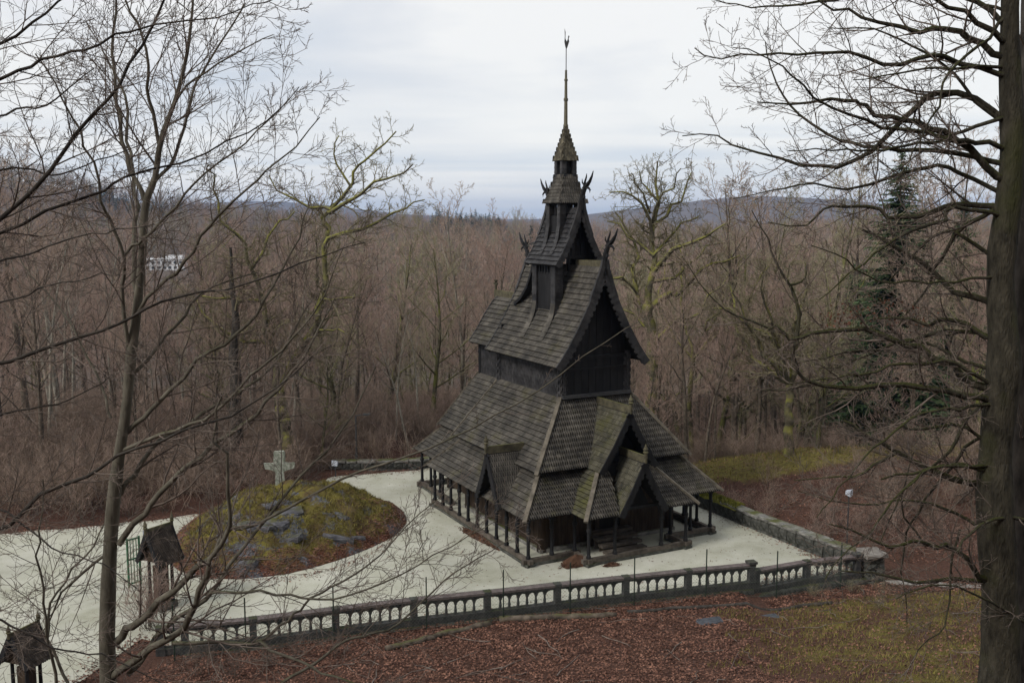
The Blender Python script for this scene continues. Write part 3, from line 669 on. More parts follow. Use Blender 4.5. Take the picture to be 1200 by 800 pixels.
def build_turret():
    t = church
    y0, y1, xs = 4.62, 7.0, 1.22
    for sx in (-1, 1):
        for y in (y0 + .2, y1 - .2): clad_post(CX + sx * (xs - .18), y, 10.9, 13.85, .22, t, int(200 + y * 10 + sx))
        p = MB().box((CX + sx * (xs - .10), (y0 + y1) / 2, 12.1), (.08, y1 - y0 - .8, 2.2)).build('side_panel', M['tar'], t)
        for k in range(5): MB().box((CX + sx * (xs - .08), y0 + .62 + k * .29, 13.42), (.09, .10, .62)).build('louvre_bar', M['tar'], p)
        MB().box((CX + sx * (xs - .08), (y0 + y1) / 2, 13.78), (.13, y1 - y0, .16)).build('wall_plate', M['tar'], t)
        for y in (y0 + .2, y1 - .2):
            pts = [(CX + sx * (d), y, z + .10) for d, z in [(2.0, 9.69 + .02), (1.70, 10.19), (1.45, 10.68), (1.30, 11.15), (1.24, 11.7)]]
            pts = pts if sx < 0 else pts
            strip(t, pts, (0, -1, 0) if sx < 0 else (0, 1, 0), .44, 'shingle')
        strip(t, [(CX + sx * 1.05, 9.2, 11.35), (CX + sx * 1.05, 8.45, 11.75), (CX + sx * 1.05, 7.75, 12.4), (CX + sx * 1.05, 7.25, 13.2), (CX + sx * 1.05, 7.05, 13.7)], (-1, 0, 0), .40, 'shingle_dark')
    r, l0, r0, l1, r1 = saddle('turret_roof', T1P, 4.22, 7.42, matk='shingle_dark', kw=dict(course=.26, pitch=.15))
    for pl, nn in ((l0, (0, -1, 0)), (r0, (0, -1, 0)), (l1, (0, 1, 0)), (r1, (0, 1, 0))): scallop_board(pl, nn, .22, .08, 24, .05).build('bargeboard', M['shingle_dark'], r)
    for y in (4.75, 6.9):
        g = plank_wall('turret_gable', (CX - 1.15, y), (CX + 1.15, y), 14.0, 14.1, 'tar', .3, .05, top=lambda s: max(14.02, prof_z(T1P, s - 1.15) - .2), core=.08)
        for k in range(-2, 3):
            if k: MB().tube([V3(CX + k * .42, y, 13.3), V3(CX + k * .42, y, 14.05)], .06, 6).build('colonnette', M['tar'], g)
        MB().box((CX, y - .02, 13.98), (2.3, .14, .14)).build('tie_beam', M['tar'], g)
    # belfry
    cy = 5.80
    for sx in (-1, 1):
        for sy in (-1, 1): clad_post(CX + sx * .55, cy + sy * .55, 14.9, 16.85, .15, t, 300 + sx * 3 + sy)
        MB().box((CX + sx * .56, cy, 15.55), (.08, .85, 1.1)).build('belfry_panel', M['tar'], t)
        MB().box((CX, cy + sx * .56, 15.55), (.85, .08, 1.1)).build('belfry_panel', M['tar'], t)
        MB().box((CX + sx * .56, cy, 16.74), (.12, 1.2, .12)).build('wall_plate', M['tar'], t)
        MB().tube([V3(CX + sx * .56, cy, 16.1), V3(CX + sx * .56, cy, 16.7)], .06, 6).build('colonnette', M['tar'], t)
        MB().tube([V3(CX, cy + sx * .56, 16.1), V3(CX, cy + sx * .56, 16.7)], .06, 6).build('colonnette', M['tar'], t)
        for yy in (cy - .55, cy + .55):
            strip(t, [(CX + sx * d, yy, z + .10) for d, z in ((1.15, 14.05), (.95, 14.42), (.80, 14.85), (.73, 15.4))], (0, -1 if sx < 0 else 1, 0), .32, 'shingle_dark')
        strip(t, [(CX + sx * .45, 7.35, 15.2), (CX + sx * .45, 6.95, 15.45), (CX + sx * .45, 6.65, 15.9), (CX + sx * .45, 6.52, 16.4)], (-1, 0, 0), .28, 'shingle_dark')
    def pyramid(name, prof, mk, kw):
        planes = []
        for k in range(4):
            a0 = [(-1, 1), (-1, -1), (1, -1), (1, 1)][k]; a1 = [(-1, -1), (1, -1), (1, 1), (-1, 1)][k]
            planes.append(([V3(CX + a0[0] * h, cy + a0[1] * h, z) for h, z in prof], [V3(CX + a1[0] * h, cy + a1[1] * h, z) for h, z in prof]))
        return roof(name, planes, mk, kw=kw, thick=.03)
    pyramid('belfry_roof', [(.88, 16.74), (.68, 17.15), (.52, 17.65), (.40, 18.15)], 'shingle', dict(course=.19, pitch=.13, lift=.032, tip=.10, gap=.02))
    MB().box((CX, cy, 18.5), (.52, .52, .9)).build('lantern_core', M['tar'], t)
    for sx in (-1, 1):
        for sy in (-1, 1): clad_post(CX + sx * .30, cy + sy * .30, 18.05, 18.98, .11, t, 350 + sx * 3 + sy)
    pyramid('spire_cap', [(.50, 18.90), (.41, 19.15), (.27, 19.70), (.16, 20.15), (.085, 20.55)], 'copper_shingle', dict(course=.115, pitch=.10, lift=.016, tip=.06, gap=.012))
    MB().tube([V3(CX, cy, z) for z in (20.3, 20.6, 20.62, 20.72, 20.74, 21.9, 21.92, 22.04, 22.06, 22.9, 22.92, 23.0, 23.02, 23.45)], [.10, .105, .13, .13, .10, .085, .115, .115, .08, .07, .095, .095, .065, .055], 8).build('spire_pole', M['copper'], t, smooth=False)
    MB().tube([V3(CX, cy, 23.4), V3(CX, cy, 24.55)], .022, 6).build('vane_rod', M['iron'], t)
    w = MB(); cock = [(0, 24.45), (.10, 24.62), (.20, 24.85), (.16, 25.0), (.22, 25.12), (.14, 25.16), (.10, 24.98), (.03, 24.86), (-.06, 25.0), (-.05, 25.32), (-.12, 25.50), (-.10, 25.10), (-.13, 24.85), (-.06, 24.60)]
    w.prism([(a * .75, b) for a, b in cock], (V3(.887, -.462, 0), V3(0, 0, 1)), .05, (CX, cy, 0)); w.build('weathercock', M['iron'], t)
build_turret()

def dragon(y, z, d, s=1.0):
    """carved dragon head on a slim swept-up neck at a ridge end; d = +1/-1 facing along y"""
    mb = MB(); P = lambda x, o_, h: V3(CX + x * s, y + d * o_ * s, z + h * s)
    mb.tube([P(0, -.02, -.60), P(0, 0, -.25), P(0, .10, .08), P(0, .26, .34), P(0, .40, .48)], [.16 * s, .14 * s, .11 * s, .10 * s, .09 * s], 7)
    mb.tube([P(0, .30, .42), P(0, .48, .52), P(0, .68, .66), P(0, .86, .88), P(0, .98, 1.12)], [.10 * s, .105 * s, .075 * s, .05 * s, .018 * s], 6)      # upper jaw sweeping up to a long point
    mb.tube([P(0, .38, .40), P(0, .58, .38), P(0, .72, .28), P(0, .70, .16)], [.07 * s, .055 * s, .04 * s, .02 * s], 6)                                 # lower jaw curl
    mb.tube([P(0, .22, .40), P(0, .28, .66), P(0, .40, .88), P(0, .42, 1.02)], [.07 * s, .05 * s, .035 * s, .012 * s], 6)                               # crest horn
    for sx in (-1, 1): mb.tube([P(sx * .07, .32, .50), P(sx * .15, .30, .62), P(sx * .20, .36, .78)], [.045 * s, .035 * s, .012 * s], 5)
    for k in range(6):
        q = k / 5; mb.prism([(-.05 * s, -.07 * s), (-.20 * s, .03 * s), (-.03 * s, .07 * s)], (V3(0, d, 0), V3(0, 0, 1)), .07 * s, P(0, lerp(-.02, .24, q * q), lerp(-.5, .38, q)))
    mb.prism([(.10 * s, -.15 * s), (.26 * s, -.05 * s), (.22 * s, .06 * s), (.12 * s, .0)], (V3(0, d, 0), V3(0, 0, 1)), .09 * s, P(0, .02, 0))
    mb.build('dragon_head', M['tar'], church)
dragon(2.0, 14.2, -1, 1.15); dragon(9.8, 13.95, 1, 1.1); dragon(4.18, 17.05, -1, 1.1); dragon(7.45, 16.95, 1, 1.0)
# swept-up ridge ends carrying the dragons
def ridge_sweep(y, z0, z1, d, prof):
    mb = MB()
    for sx in (-1, 1):
        a = [V3(CX + sx * x, y + d * o_, z) for x, o_, z in prof]
        for p, q in zip(a, a[1:]): mb.beam(p, q, .16, .20)
    mb.build('ridge_sweep', M['shingle_dark'], church)
ridge_sweep(2.0, 0, 0, -1, [(.72, .0, 12.05), (.40, .02, 12.85), (.18, .05, 13.45), (.07, .06, 13.95)])
ridge_sweep(4.22, 0, 0, -1, [(.62, .0, 15.1), (.34, .02, 15.8), (.14, .05, 16.4), (.06, .06, 16.85)])
ridge_sweep(9.75, 0, 0, 1, [(.72, .0, 12.05), (.40, .02, 12.85), (.18, .05, 13.4), (.07, .06, 13.75)])
ridge_sweep(7.42, 0, 0, 1, [(.62, .0, 15.1), (.34, .02, 15.8), (.14, .05, 16.4), (.06, .06, 16.8)])

# ------------------------------------------------------------------ leaf piles against the church
def leaf_quads(mb, p, r, size, tilt=.6):
    a = r.uniform(0, 6.283); s = size * r.uniform(.7, 1.25); w = s * r.uniform(.5, .7)
    nx, ny = r.gauss(0, tilt * .5), r.gauss(0, tilt * .5); n = Vector((nx, ny, 1)).normalized()
    u = Vector((math.cos(a), math.sin(a), 0)); u = (u - n * u.dot(n)).normalized(); v = n.cross(u); cu = n * (s * r.uniform(-.15, .25))
    p = Vector(p)
    mb.add([p - u * s / 2 + cu, p - v * w / 2, p + u * s / 2 + cu, p + v * w / 2], [(0, 1, 2, 3)])
def leaf_pile(c, rx, ry, h, rz, label, n=900):
    r = random.Random(int(c.x * 100)); o = empty('leaf_pile', (c.x, c.y, 0), rz, label, 'leaf pile')
    core = MB(); V = [(0, 0, h)]; k = 18; Fs = []
    for ring, (q, hh) in enumerate(((.35, .8), (.7, .38), (1, .0))):
        for j in range(k):
            a = 2 * math.pi * j / k; m = 1 + .16 * math.sin(3 * a + c.x) + .1 * math.sin(7 * a); V.append((rx * q * m * math.cos(a), ry * q * m * math.sin(a), h * hh + .004))
    Fs = [(0, 1 + j, 1 + (j + 1) % k) for j in range(k)] + [(1 + g * k + j, 1 + (g + 1) * k + j, 1 + (g + 1) * k + (j + 1) % k, 1 + g * k + (j + 1) % k) for g in range(2) for j in range(k)]
    core.add(V, Fs).build('leaf_heap', M['leaf_pile'], o)
    lv = MB()
    for i in range(n):
        a = r.uniform(0, 6.283); q = math.sqrt(r.random()) * r.uniform(.8, 1.25); m = 1 + .16 * math.sin(3 * a + c.x)
        z = h * max(0, 1 - q) ** 1.1; leaf_quads(lv, (rx * q * m * math.cos(a), ry * q * m * math.sin(a), z + .03), r, .10)
    lv.build('loose_leaves', M['leaf_pile'], o, kind='stuff')
leaf_pile(gz(676, 660), .85, .55, .42, TH, 'tall heap of rust brown leaves at the porch corner post')
leaf_pile(gz(717, 662), .42, .22, .12, TH, 'small scatter of brown leaves against the porch sill', 160)
leaf_pile(gz(563, 629), 2.0, .42, .13, TH + math.pi / 2, 'long drift of brown leaves beside the side gallery sill', 800)

# ------------------------------------------------------------------ balustrade
def baluster_mesh(h):
    mb = MB(); mb.box((0, 0, .03), (.13, .13, .06))
    mb.tube([V3(0, 0, z) for z in (.05, .09, .16, h * .42, h * .60, h * .66, h * .72)], [.064, .052, .066, .048, .038, .056, .052], 8)
    mb.box((0, 0, h * .75), (.12, .13, .05))
    # arch spandrel with a lobed underside
    rr_ = [(.2 - .150 * math.sin(a), h - .175 + .14 * math.cos(a)) for a in (0, .3, .6, .9, 1.2, 1.57)]; q = [(-.2, h)] + [(-x, z) for x, z in rr_] + list(reversed(rr_)) + [(.2, h)]
    mb.prism(q, (V3(1, 0, 0), V3(0, 0, 1)), .15)
    return mb.mesh('baluster')
def balustrade(pts, zb, h, label, nb=6, first_pillar=True, hide=()):
    root = empty('balustrade', (pts[0].x, pts[0].y, 0), 0, label, 'balustrade', 'terrace balustrades'); inv = Vector((-pts[0].x, -pts[0].y, 0))
    bm_ = baluster_mesh(h); r = random.Random(3)
    for i, p in enumerate(pts):
        d = (pts[min(i + 1, len(pts) - 1)] - pts[max(i - 1, 0)]); rz = math.atan2(d.y, d.x); big = (i == len(pts) - 1)
        mb = MB().box((0, 0, zb - .15), (.34, .34, .34)).box((0, 0, zb + h / 2 + .05), (.26, .26, h + .2)).box((0, 0, zb + h + .17), (.30, .32, .12))
        if big: mb.box((0, 0, zb + h + .27), (.40, .40, .10))
        o = mb.build('pillar', M['balus'], root, loc=p + inv - V3(0, 0, p.z)); o.rotation_euler.z = rz
    for a, b in zip(pts, pts[1:]):
        d = b - a; d.z = 0; L = d.length; rz = math.atan2(d.y, d.x); c = (a + b) / 2 + inv; c.z = 0
        for nm, mk, z, s in (('plinth', 'balus', zb - .125, (L - .30, .30, .25)), ('rail', 'balus', zb + h + .055, (L - .26, .24, .11)), ('coping', 'rail', zb + h + .155, (L - .30, .36, .09))):
            o = MB().box((0, 0, 0), s).build(nm, M[mk], root, loc=c + V3(0, 0, z)); o.rotation_euler.z = rz
        n = max(2, round((L - .3) / .40)) 
        for k in range(1, n):
            p = a + d * ((.17 + (L - .34) * k / n) / L) + inv; p.z = zb
            o = link('baluster', bm_, M['balus'], root, p); o.rotation_euler.z = rz
    return root
BAL_L = BAL[0] + (BAL[0] - BAL[1]) * .35
balustrade([Vector((BAL_L.x, BAL_L.y, .3))] + BAL, .30, .60, 'long dark stone balustrade with arched balusters along the gravel terrace')
balustrade([BAL[-1] + Vector((.22, .05, 0)), BAL2[1], BAL2[2]], .02, .60, 'short lower balustrade section ending at the corner pillar by the stone wall')

# ------------------------------------------------------------------ dry stone walls
def stone_mesh(seed):
    r = random.Random(seed); mb = MB(); vs = []
    for z in (-.5, .5):
        for x, y in ((-.5, -.5), (.5, -.5), (.5, .5), (-.5, .5)):
            for q in (0, 1):
                s = .82 if q == 0 else 1
                vs.append((x * r.uniform(.82, 1.0), y * r.uniform(.80, 1.0), z * r.uniform(.84, 1.0)))
    bx = [vs[i] for i in (0, 2, 4, 6, 8, 10, 12, 14)]
    c = Vector((0, 0, 0)); pts = [Vector(p) for p in bx]
    mid = lambda i, j, f: (pts[i] + pts[j]) / 2 * f
    # box with a bulged centre on each face
    fl = [(3, 2, 1, 0), (4, 5, 6, 7), (0, 1, 5, 4), (1, 2, 6, 5), (2, 3, 7, 6), (3, 0, 4, 7)]
    V = [p.copy() for p in pts]; Fs = []
    for f in fl:
        ctr = sum((pts[i] for i in f), Vector()) / 4 * r.uniform(1.05, 1.22); V.append(ctr); k = len(V) - 1
        Fs += [(f[i], f[(i + 1) % 4], k) for i in range(4)]
    mb.add(V, Fs); return mb.mesh('stone')
STONES = [stone_mesh(i) for i in range(7)]
def stone_wall(name, pts, z0, z1, t, label, mk='stone', size=.42, rows=2, caps=True, mossy=None, capk='cap'):
    """courses of separate stones along a polyline; z0/z1 may be functions of the point"""
    root = empty(name, (pts[0].x, pts[0].y, 0), 0, label, 'wall'); root['kind'] = 'thing'; r = random.Random(len(label)); base = Vector((pts[0].x, pts[0].y, 0))
    core = MB()
    for a, b in zip(pts, pts[1:]):
        d = Vector((b.x - a.x, b.y - a.y, 0)); L = d.length; rz = math.atan2(d.y, d.x); u = d / L
        A = Vector((a.x, a.y, 0)) - base
        zt, zb_ = z1, z0
        core.box(A + u * L / 2 + V3(0, 0, (zt + zb_) / 2 - .03), (L, t * .72, zt - zb_ - .06), rz)
        capz = .12 if caps else 0; hh = (zt - capz - zb_) / rows
        for k in range(rows):
            s = r.uniform(-.2, 0)
            while s < L:
                w = size * r.uniform(.6, 1.5); o = link('stone', STONES[r.randrange(7)], M[mk], root, A + u * min(L, s + w / 2) + V3(0, 0, zb_ + hh * (k + .5)))
                o.scale = (w * 1.02, t * r.uniform(.95, 1.12), hh * r.uniform(.98, 1.12)); o.rotation_euler = (r.uniform(-.04, .04), r.uniform(-.05, .05), rz + r.uniform(-.05, .05)); s += w
        if caps:
            s = 0
            while s < L:
                w = min(size * r.uniform(1.3, 2.2), L - s + .02)
                o = link('cap_stone', STONES[r.randrange(7)], M[capk], root, A + u * (s + w / 2) + V3(0, 0, zt - .05))
                o.scale = (w, t * 1.28, .17); o.rotation_euler = (r.uniform(-.03, .03), r.uniform(-.03, .03), rz); s += w
    core.build('wall_core', M['stone_dark'], root)
    for me in STONES:
        if not me.materials: me.materials.append(M[mk])
    return root
def set_obj_mat(o, m):
    if o.type == 'MESH' and o.material_slots: o.material_slots[0].link = 'OBJECT'; o.material_slots[0].material = m
for me in STONES: me.materials.append(M['stone'])
_link0 = link
def link(name, me, mat=None, parent=None, loc=None):
    o = _link0(name, me, mat, parent, loc)
    if mat is not None and me.materials and me.materials[0] is not mat: set_obj_mat(o, mat)
    return o
wcl = WALL_A + wn * .22
stone_wall('stone_wall', [Vector((bal_line[-1][0] + .45, bal_line[-1][1] + .35, 0)), wcl + wd * 4.0, WALL_B + wn * .22 - wd * 1.2], -.4, .78, .55, 'bare grey dry stone wall with flat cap stones running to the corner pillar', 'stone_dark', .5, 2, capk='stone')
stone_wall('stone_wall', [WALL_B + wn * .22 - wd * 1.1, WALL_B + wn * .22 + wd * 7, WALL_C + wn * .22], -.4, .70, .55, 'stone wall topped with bright green moss behind the church corner', 'stone_dark', .5, 2, caps=False)
def moss_bank(a, b, z, w, label, seed=4):
    r = random.Random(seed); d = b - a; L = d.length; u = d / L; n = Vector((-u.y, u.x, 0)); o = empty('moss_cushion', (a.x, a.y, z), 0, label, 'moss')
    nx, ny = int(L / .14), 7; V = []
    for i in range(nx + 1):
        for j in range(ny):
            q = j / (ny - 1) * 2 - 1; s = L * i / nx; h = .30 * math.sqrt(max(0, 1 - q * q)) * (.7 + .5 * abs(nz(s, j * .3, 1.3, 2))) + .05 * r.random()
            e = min(1, min(s, L - s) / .5 + .15)
            V.append(tuple(u * s + n * (q * w / 2 * (1 + .15 * nz(s, q, 2.2, 7))) + V3(0, 0, h * e - .06)))
    Fs = [(i * ny + j, i * ny + j + 1, (i + 1) * ny + j + 1, (i + 1) * ny + j) for i in range(nx) for j in range(ny - 1)]
    mb = MB(); mb.add(V, [tuple(reversed(f)) for f in Fs]); mb.build('moss_bed', M['mossgreen'], o, smooth=True)
    t = MB()
    for k in range(int(L * 260)):
        s = r.uniform(0, L); q = r.uniform(-.95, .95); h = .30 * math.sqrt(1 - q * q) * .85; p = u * s + n * (q * w / 2) + V3(0, 0, h - .02); a_ = r.uniform(0, 6.28); w_ = .035
        dx, dy = math.cos(a_) * w_, math.sin(a_) * w_
        t.add([p + V3(-dx, -dy, 0), p + V3(dx, dy, 0), p + V3(r.gauss(0, .04), r.gauss(0, .04), r.uniform(.06, .13))], [(0, 1, 2)])
    t.build('moss_tufts', M['mossgreen'], o, kind='stuff')
moss_bank(WALL_B + wn * .22 - wd * 2.6, WALL_B + wn * .22 + wd * 9, .70, .75, 'thick bright green moss along the top of the stone wall')
stone_wall('stone_wall', [gz(388, 552) + V3(0, .35, 0), gz(440, 552) + V3(0, .35, 0), gz(492, 550) + V3(0, .35, 0), Vector((0, 66.4, 0))], -.3, .62, .5, 'low grey stone wall behind the church at the far edge of the gravel', 'stone_dark', .5, 2, capk='stone')
# terrace retaining wall below the balustrade
def retaining():
    pts = [Vector((x, y - .12, 0)) for x, y in bal_line[:9]]
    stone_wall('retaining_wall', pts, -.5, .03, .36, 'mossy dark retaining wall under the long balustrade', 'stone_dark', .45, 2, caps=False)
    pts = [Vector((bal_line[8][0] + .25, bal_line[8][1] - .1, 0))] + [Vector((x, y - .12, 0)) for x, y in bal_line[9:]] + [Vector((bal_line[-1][0] + 1.1, bal_line[-1][1] + .4, 0))]
    stone_wall('retaining_wall', pts, -1.1, -.22, .5, 'mossy dark retaining wall under the lower balustrade section', 'stone_dark', .5, 3, caps=False)
    o = empty('corner_pillar', (bal_line[-1][0] + .75, bal_line[-1][1] + .25, 0), .2, 'broad stone corner pillar where balustrade and wall meet', 'pillar')
    r = random.Random(5)
    for k in range(6):
        for q in range(2):
            s = link('stone', STONES[r.randrange(7)], M['stone_dark'], o, ((q - .5) * .42, 0, -.75 + .27 * k)); s.scale = (.46, .85, .29); s.rotation_euler.z = r.uniform(-.06, .06)
    s = link('cap_stone', STONES[2], M['cap'], o, (0, 0, .84)); s.scale = (1.15, 1.15, .20)
retaining()

# ------------------------------------------------------------------ wire fence in front of the balustrade
def wire_fence():
    px = [(205, 702), (288.6, 697), (391.5, 680), (500, 661), (590, 645), (668, 664), (743, 641), (827, 633), (910, 632), (985, 628)]
    pts = []
    for x, _ in px:
        y = 42.0
        for _i in range(8):
            X = (x - 600) / F_PX * (y * math.cos(PITCH) + (CAM_H) * math.sin(PITCH)); y = bal_y(X) - .55
        pts.append(Vector((X, y, ground(X, y))))
    root = empty('wire_fence', pts[0], 0, 'thin wire mesh fence on green posts in front of the balustrade', 'fence')
    H = 2.15
    for p in pts: MB().tube([V3(0, 0, -.2), V3(0, 0, H)], .028, 6).build('post', M['fence_post'], root, loc=p - pts[0])
    mb = MB()
    def wire(a, b, r=.0032):
        d = (b - a).normalized(); x = d.cross(V3(0, 1, 0)).normalized() * r; y = V3(0, r, 0)
        mb.add([a + x + y, a - x + y, a - y, b + x + y, b - x + y, b - y], [(0, 1, 4, 3), (1, 2, 5, 4), (2, 0, 3, 5)])
    for a, b in zip(pts, pts[1:]):
        L = (b - a).length; hh = 1.35; n = int((L + hh) / .14)
        for z in (.1, .75, 1.4): wire(a - pts[0] + V3(0, 0, z), b - pts[0] + V3(0, 0, z), .005)
        for k in range(n):
            for sg in (1, -1):
                s0 = k * .14 - hh; s1 = s0 + hh; z0, z1 = 0, hh
                if s0 < 0: z0 = -s0; s0 = 0
                if s1 > L: z1 = hh - (s1 - L); s1 = L
                if s1 - s0 < .05: continue
                f0, f1 = (s0 / L, s1 / L) if sg > 0 else (1 - s0 / L, 1 - s1 / L)
                wire(a.lerp(b, f0) - pts[0] + V3(0, 0, .08 + z0), a.lerp(b, f1) - pts[0] + V3(0, 0, .08 + z1))
    mb.build('wire_mesh', M['wire'], root, kind='stuff')
wire_fence()

# ------------------------------------------------------------------ rocky mound and stone cross
MC = Vector((-11.55, 49.9, 0))
def mound_h(x, y):
    dx, dy = x - MC.x, y - MC.y; c, s = math.cos(-.25), math.sin(-.25); u = dx * c + dy * s; v = -dx * s + dy * c
    a = math.atan2(v, u); m = 1 + .03 * math.sin(2 * a + 1) + .04 * math.sin(3 * a)
    q = math.hypot(u / 5.5, v / 7.2) / m
    if q >= 1: return -0.12
    h = 1.85 * (1 - q ** 2.2) * (1 + .16 * (v / 6.9))
    h += (.40 * nz(x, y, .55, 5) + .26 * nz(x, y, 1.3, 8) + .12 * nz(x, y, 3.2, 3) + .06 * nz(x, y, 7, 6)) * min(1, (1 - q) * 4)
    return h - .03
def build_mound():
    n = 120; V = []; xs = np.linspace(MC.x - 7.8, MC.x + 7.8, n); ys = np.linspace(MC.y - 7.8, MC.y + 7.8, n)
    moss = []
    for y in ys:
        for x in xs: V.append((x, y, mound_h(x, y)))
    I = np.arange(n * n).reshape(n, n); Fq = np.stack([I[:-1, :-1], I[:-1, 1:], I[1:, 1:], I[1:, :-1]], -1).reshape(-1, 4)
    V = np.array(V); keep = (V[Fq][:, :, 2].max(1) > -.11); me = np_mesh('mound', V, Fq[keep])
    m = bpy.data.materials.new('mound_cover'); m.use_nodes = True; nt = m.node_tree; N = nt.nodes; L = nt.links; b = N['Principled BSDF']; b.inputs['Roughness'].default_value = .95; b.inputs['Specular IOR Level'].default_value = .1
    g = N.new('ShaderNodeNewGeometry')
    def noise(sc, det=6, ro=.65):
        q = N.new('ShaderNodeTexNoise'); q.inputs['Scale'].default_value = sc; q.inputs['Detail'].default_value = det; q.inputs['Roughness'].default_value = ro; L.new(g.outputs['Position'], q.inputs[0]); return q.outputs[0]
    def ramp(src, st):
        r = N.new('ShaderNodeValToRGB'); e = r.color_ramp.elements; e[0].position, e[0].color = st[0][0], (*st[0][1], 1); e[1].position, e[1].color = st[-1][0], (*st[-1][1], 1)
        for p, c in st[1:-1]: q = e.new(p); q.color = (*c, 1)
        L.new(src, r.inputs[0]); return r.outputs[0]
    def mix(f, a, c):
        x = N.new('ShaderNodeMix'); x.data_type = 'RGBA'; L.new(f, x.inputs[0]); L.new(a, x.inputs[6]); L.new(c, x.inputs[7]); return x.outputs[2]
    grass = ramp(noise(1.0, 8, .75), [(.3, (.045, .032, .018)), (.44, (.10, .072, .032)), (.55, (.125, .106, .028)), (.68, (.20, .175, .038))])
    leaf = ramp(noise(8, 7, .8), [(.35, (.045, .022, .016)), (.65, (.17, .07, .045))])
    sx = N.new('ShaderNodeSeparateXYZ'); L.new(g.outputs['Position'], sx.inputs[0])
    lo = N.new('ShaderNodeMath'); lo.operation = 'MULTIPLY_ADD'; L.new(noise(1.2), lo.inputs[0]); lo.inputs[1].default_value = 2.2; L.new(sx.outputs[2], lo.inputs[2])
    mr = N.new('ShaderNodeMapRange'); mr.inputs[1].default_value = 1.15; mr.inputs[2].default_value = 1.65; L.new(lo.outputs[0], mr.inputs[0])
    rock = ramp(noise(5, 8, .75), [(.35, (.035, .036, .042)), (.65, (.16, .165, .18))])
    rm = N.new('ShaderNodeMapRange'); rm.inputs[1].default_value = .545; rm.inputs[2].default_value = .585; L.new(noise(.62, 6, .6), rm.inputs[0])
    L.new(mix(rm.outputs[0], mix(mr.outputs[0], leaf, grass), rock), b.inputs['Base Color'])
    bp = N.new('ShaderNodeBump'); bp.inputs['Strength'].default_value = .9; bp.inputs['Distance'].default_value = .08; L.new(noise(7, 8, .75), bp.inputs['Height']); L.new(bp.outputs[0], b.inputs['Normal'])
    tag(link('mound', me, m), 'mossy rocky mound in the gravel', None, None, 'structure')
    r = random.Random(11); rk = 0
    for k in range(140):                                          # rock outcrops on the near flank
        px, py = r.uniform(275, 440), r.uniform(598, 668); z = 1.0
        for _ in range(5): p = gz(px, py, z); z = mound_h(p.x, p.y)
        if z < .25: continue
        w = r.uniform(.5, 1.2); o = link('rock', STONES[r.randrange(7)], M['rock'], None, (p.x, p.y, z - w * .16)); o.scale = (w * 1.3, w * r.uniform(.6, 1.0), w * r.uniform(.30, .42)); o.rotation_euler = (r.uniform(-.3, .3), r.uniform(-.3, .3), r.uniform(-.5, .5))
        tag(o, 'grey rock outcrop bedded in the grassy mound', 'rock', 'rocks breaking through the mound'); rk += 1
        if rk >= 16: break
    g1, l1 = MB(), MB()
    for k in range(30000):
        a = r.uniform(0, 6.283); q = math.sqrt(r.random()); x = MC.x + 6.4 * q * math.cos(a); y = MC.y + 7.6 * q * math.sin(a); z = mound_h(x, y)
        if z < 0: continue
        if z < .62 + .6 * nz(x, y, .8, 1): leaf_quads(l1, (x, y, z + .03), r, .10); continue
        if nz(x, y, .62, 30) > .28: continue
        h = r.uniform(.05, .17); a_ = r.uniform(0, 6.28); lx, ly = math.cos(a_) * .020, math.sin(a_) * .020; bx, by = r.gauss(0, .10), r.gauss(0, .10) - .04
        g1.add([(x - lx, y - ly, z - .02), (x + lx, y + ly, z - .02), (x + bx, y + by, z + h)], [(0, 1, 2)])
    tag(g1.build('mound_grass', M['grass']), 'tufts of yellowish grass growing on the mound', None, None, 'stuff')
    tag(l1.build('mound_leaves', M['leaf']), 'brown leaves gathered round the foot of the mound', None, None, 'stuff')
build_mound()
def build_cross():
    p = aty(328, 560, 54.3); z = mound_h(p.x, p.y); o = empty('stone_cross', (p.x, p.y, z - .1), .15, 'weathered stone cross with lichen on the mound', 'cross')
    def rough(mb, seed, amp=.03):
        r = random.Random(seed); mb.v = [(x + r.uniform(-amp, amp), y + r.uniform(-amp, amp), zz + r.uniform(-amp, amp)) for x, y, zz in mb.v]; return mb
    H = 2.30
    sh = MB().prism([(-.26, 0), (.26, 0), (.24, .7), (.22, 1.25), (.23, 1.55), (.30, 1.70), (.30, 2.2), (.24, H), (-.24, H), (-.30, 2.2), (-.30, 1.70), (-.23, 1.55), (-.22, 1.25), (-.24, .7)], (V3(1, 0, 0), V3(0, 0, 1)), .30)
    rough(sh, 1, .025).build('shaft', M['lichen'], o)
    ar = MB().prism([(-.80, 1.30), (-.50, 1.24), (-.25, 1.12), (.25, 1.12), (.50, 1.24), (.80, 1.30), (.84, 1.64), (.50, 1.60), (.25, 1.66), (-.25, 1.66), (-.50, 1.60), (-.84, 1.64)], (V3(1, 0, 0), V3(0, 0, 1)), .26)
    rough(ar, 2, .03).build('arm', M['lichen'], o)
    rough(MB().box((0, 0, .05), (.95, .6, .35)), 3).build('foot', M['stone'], o)
build_cross()

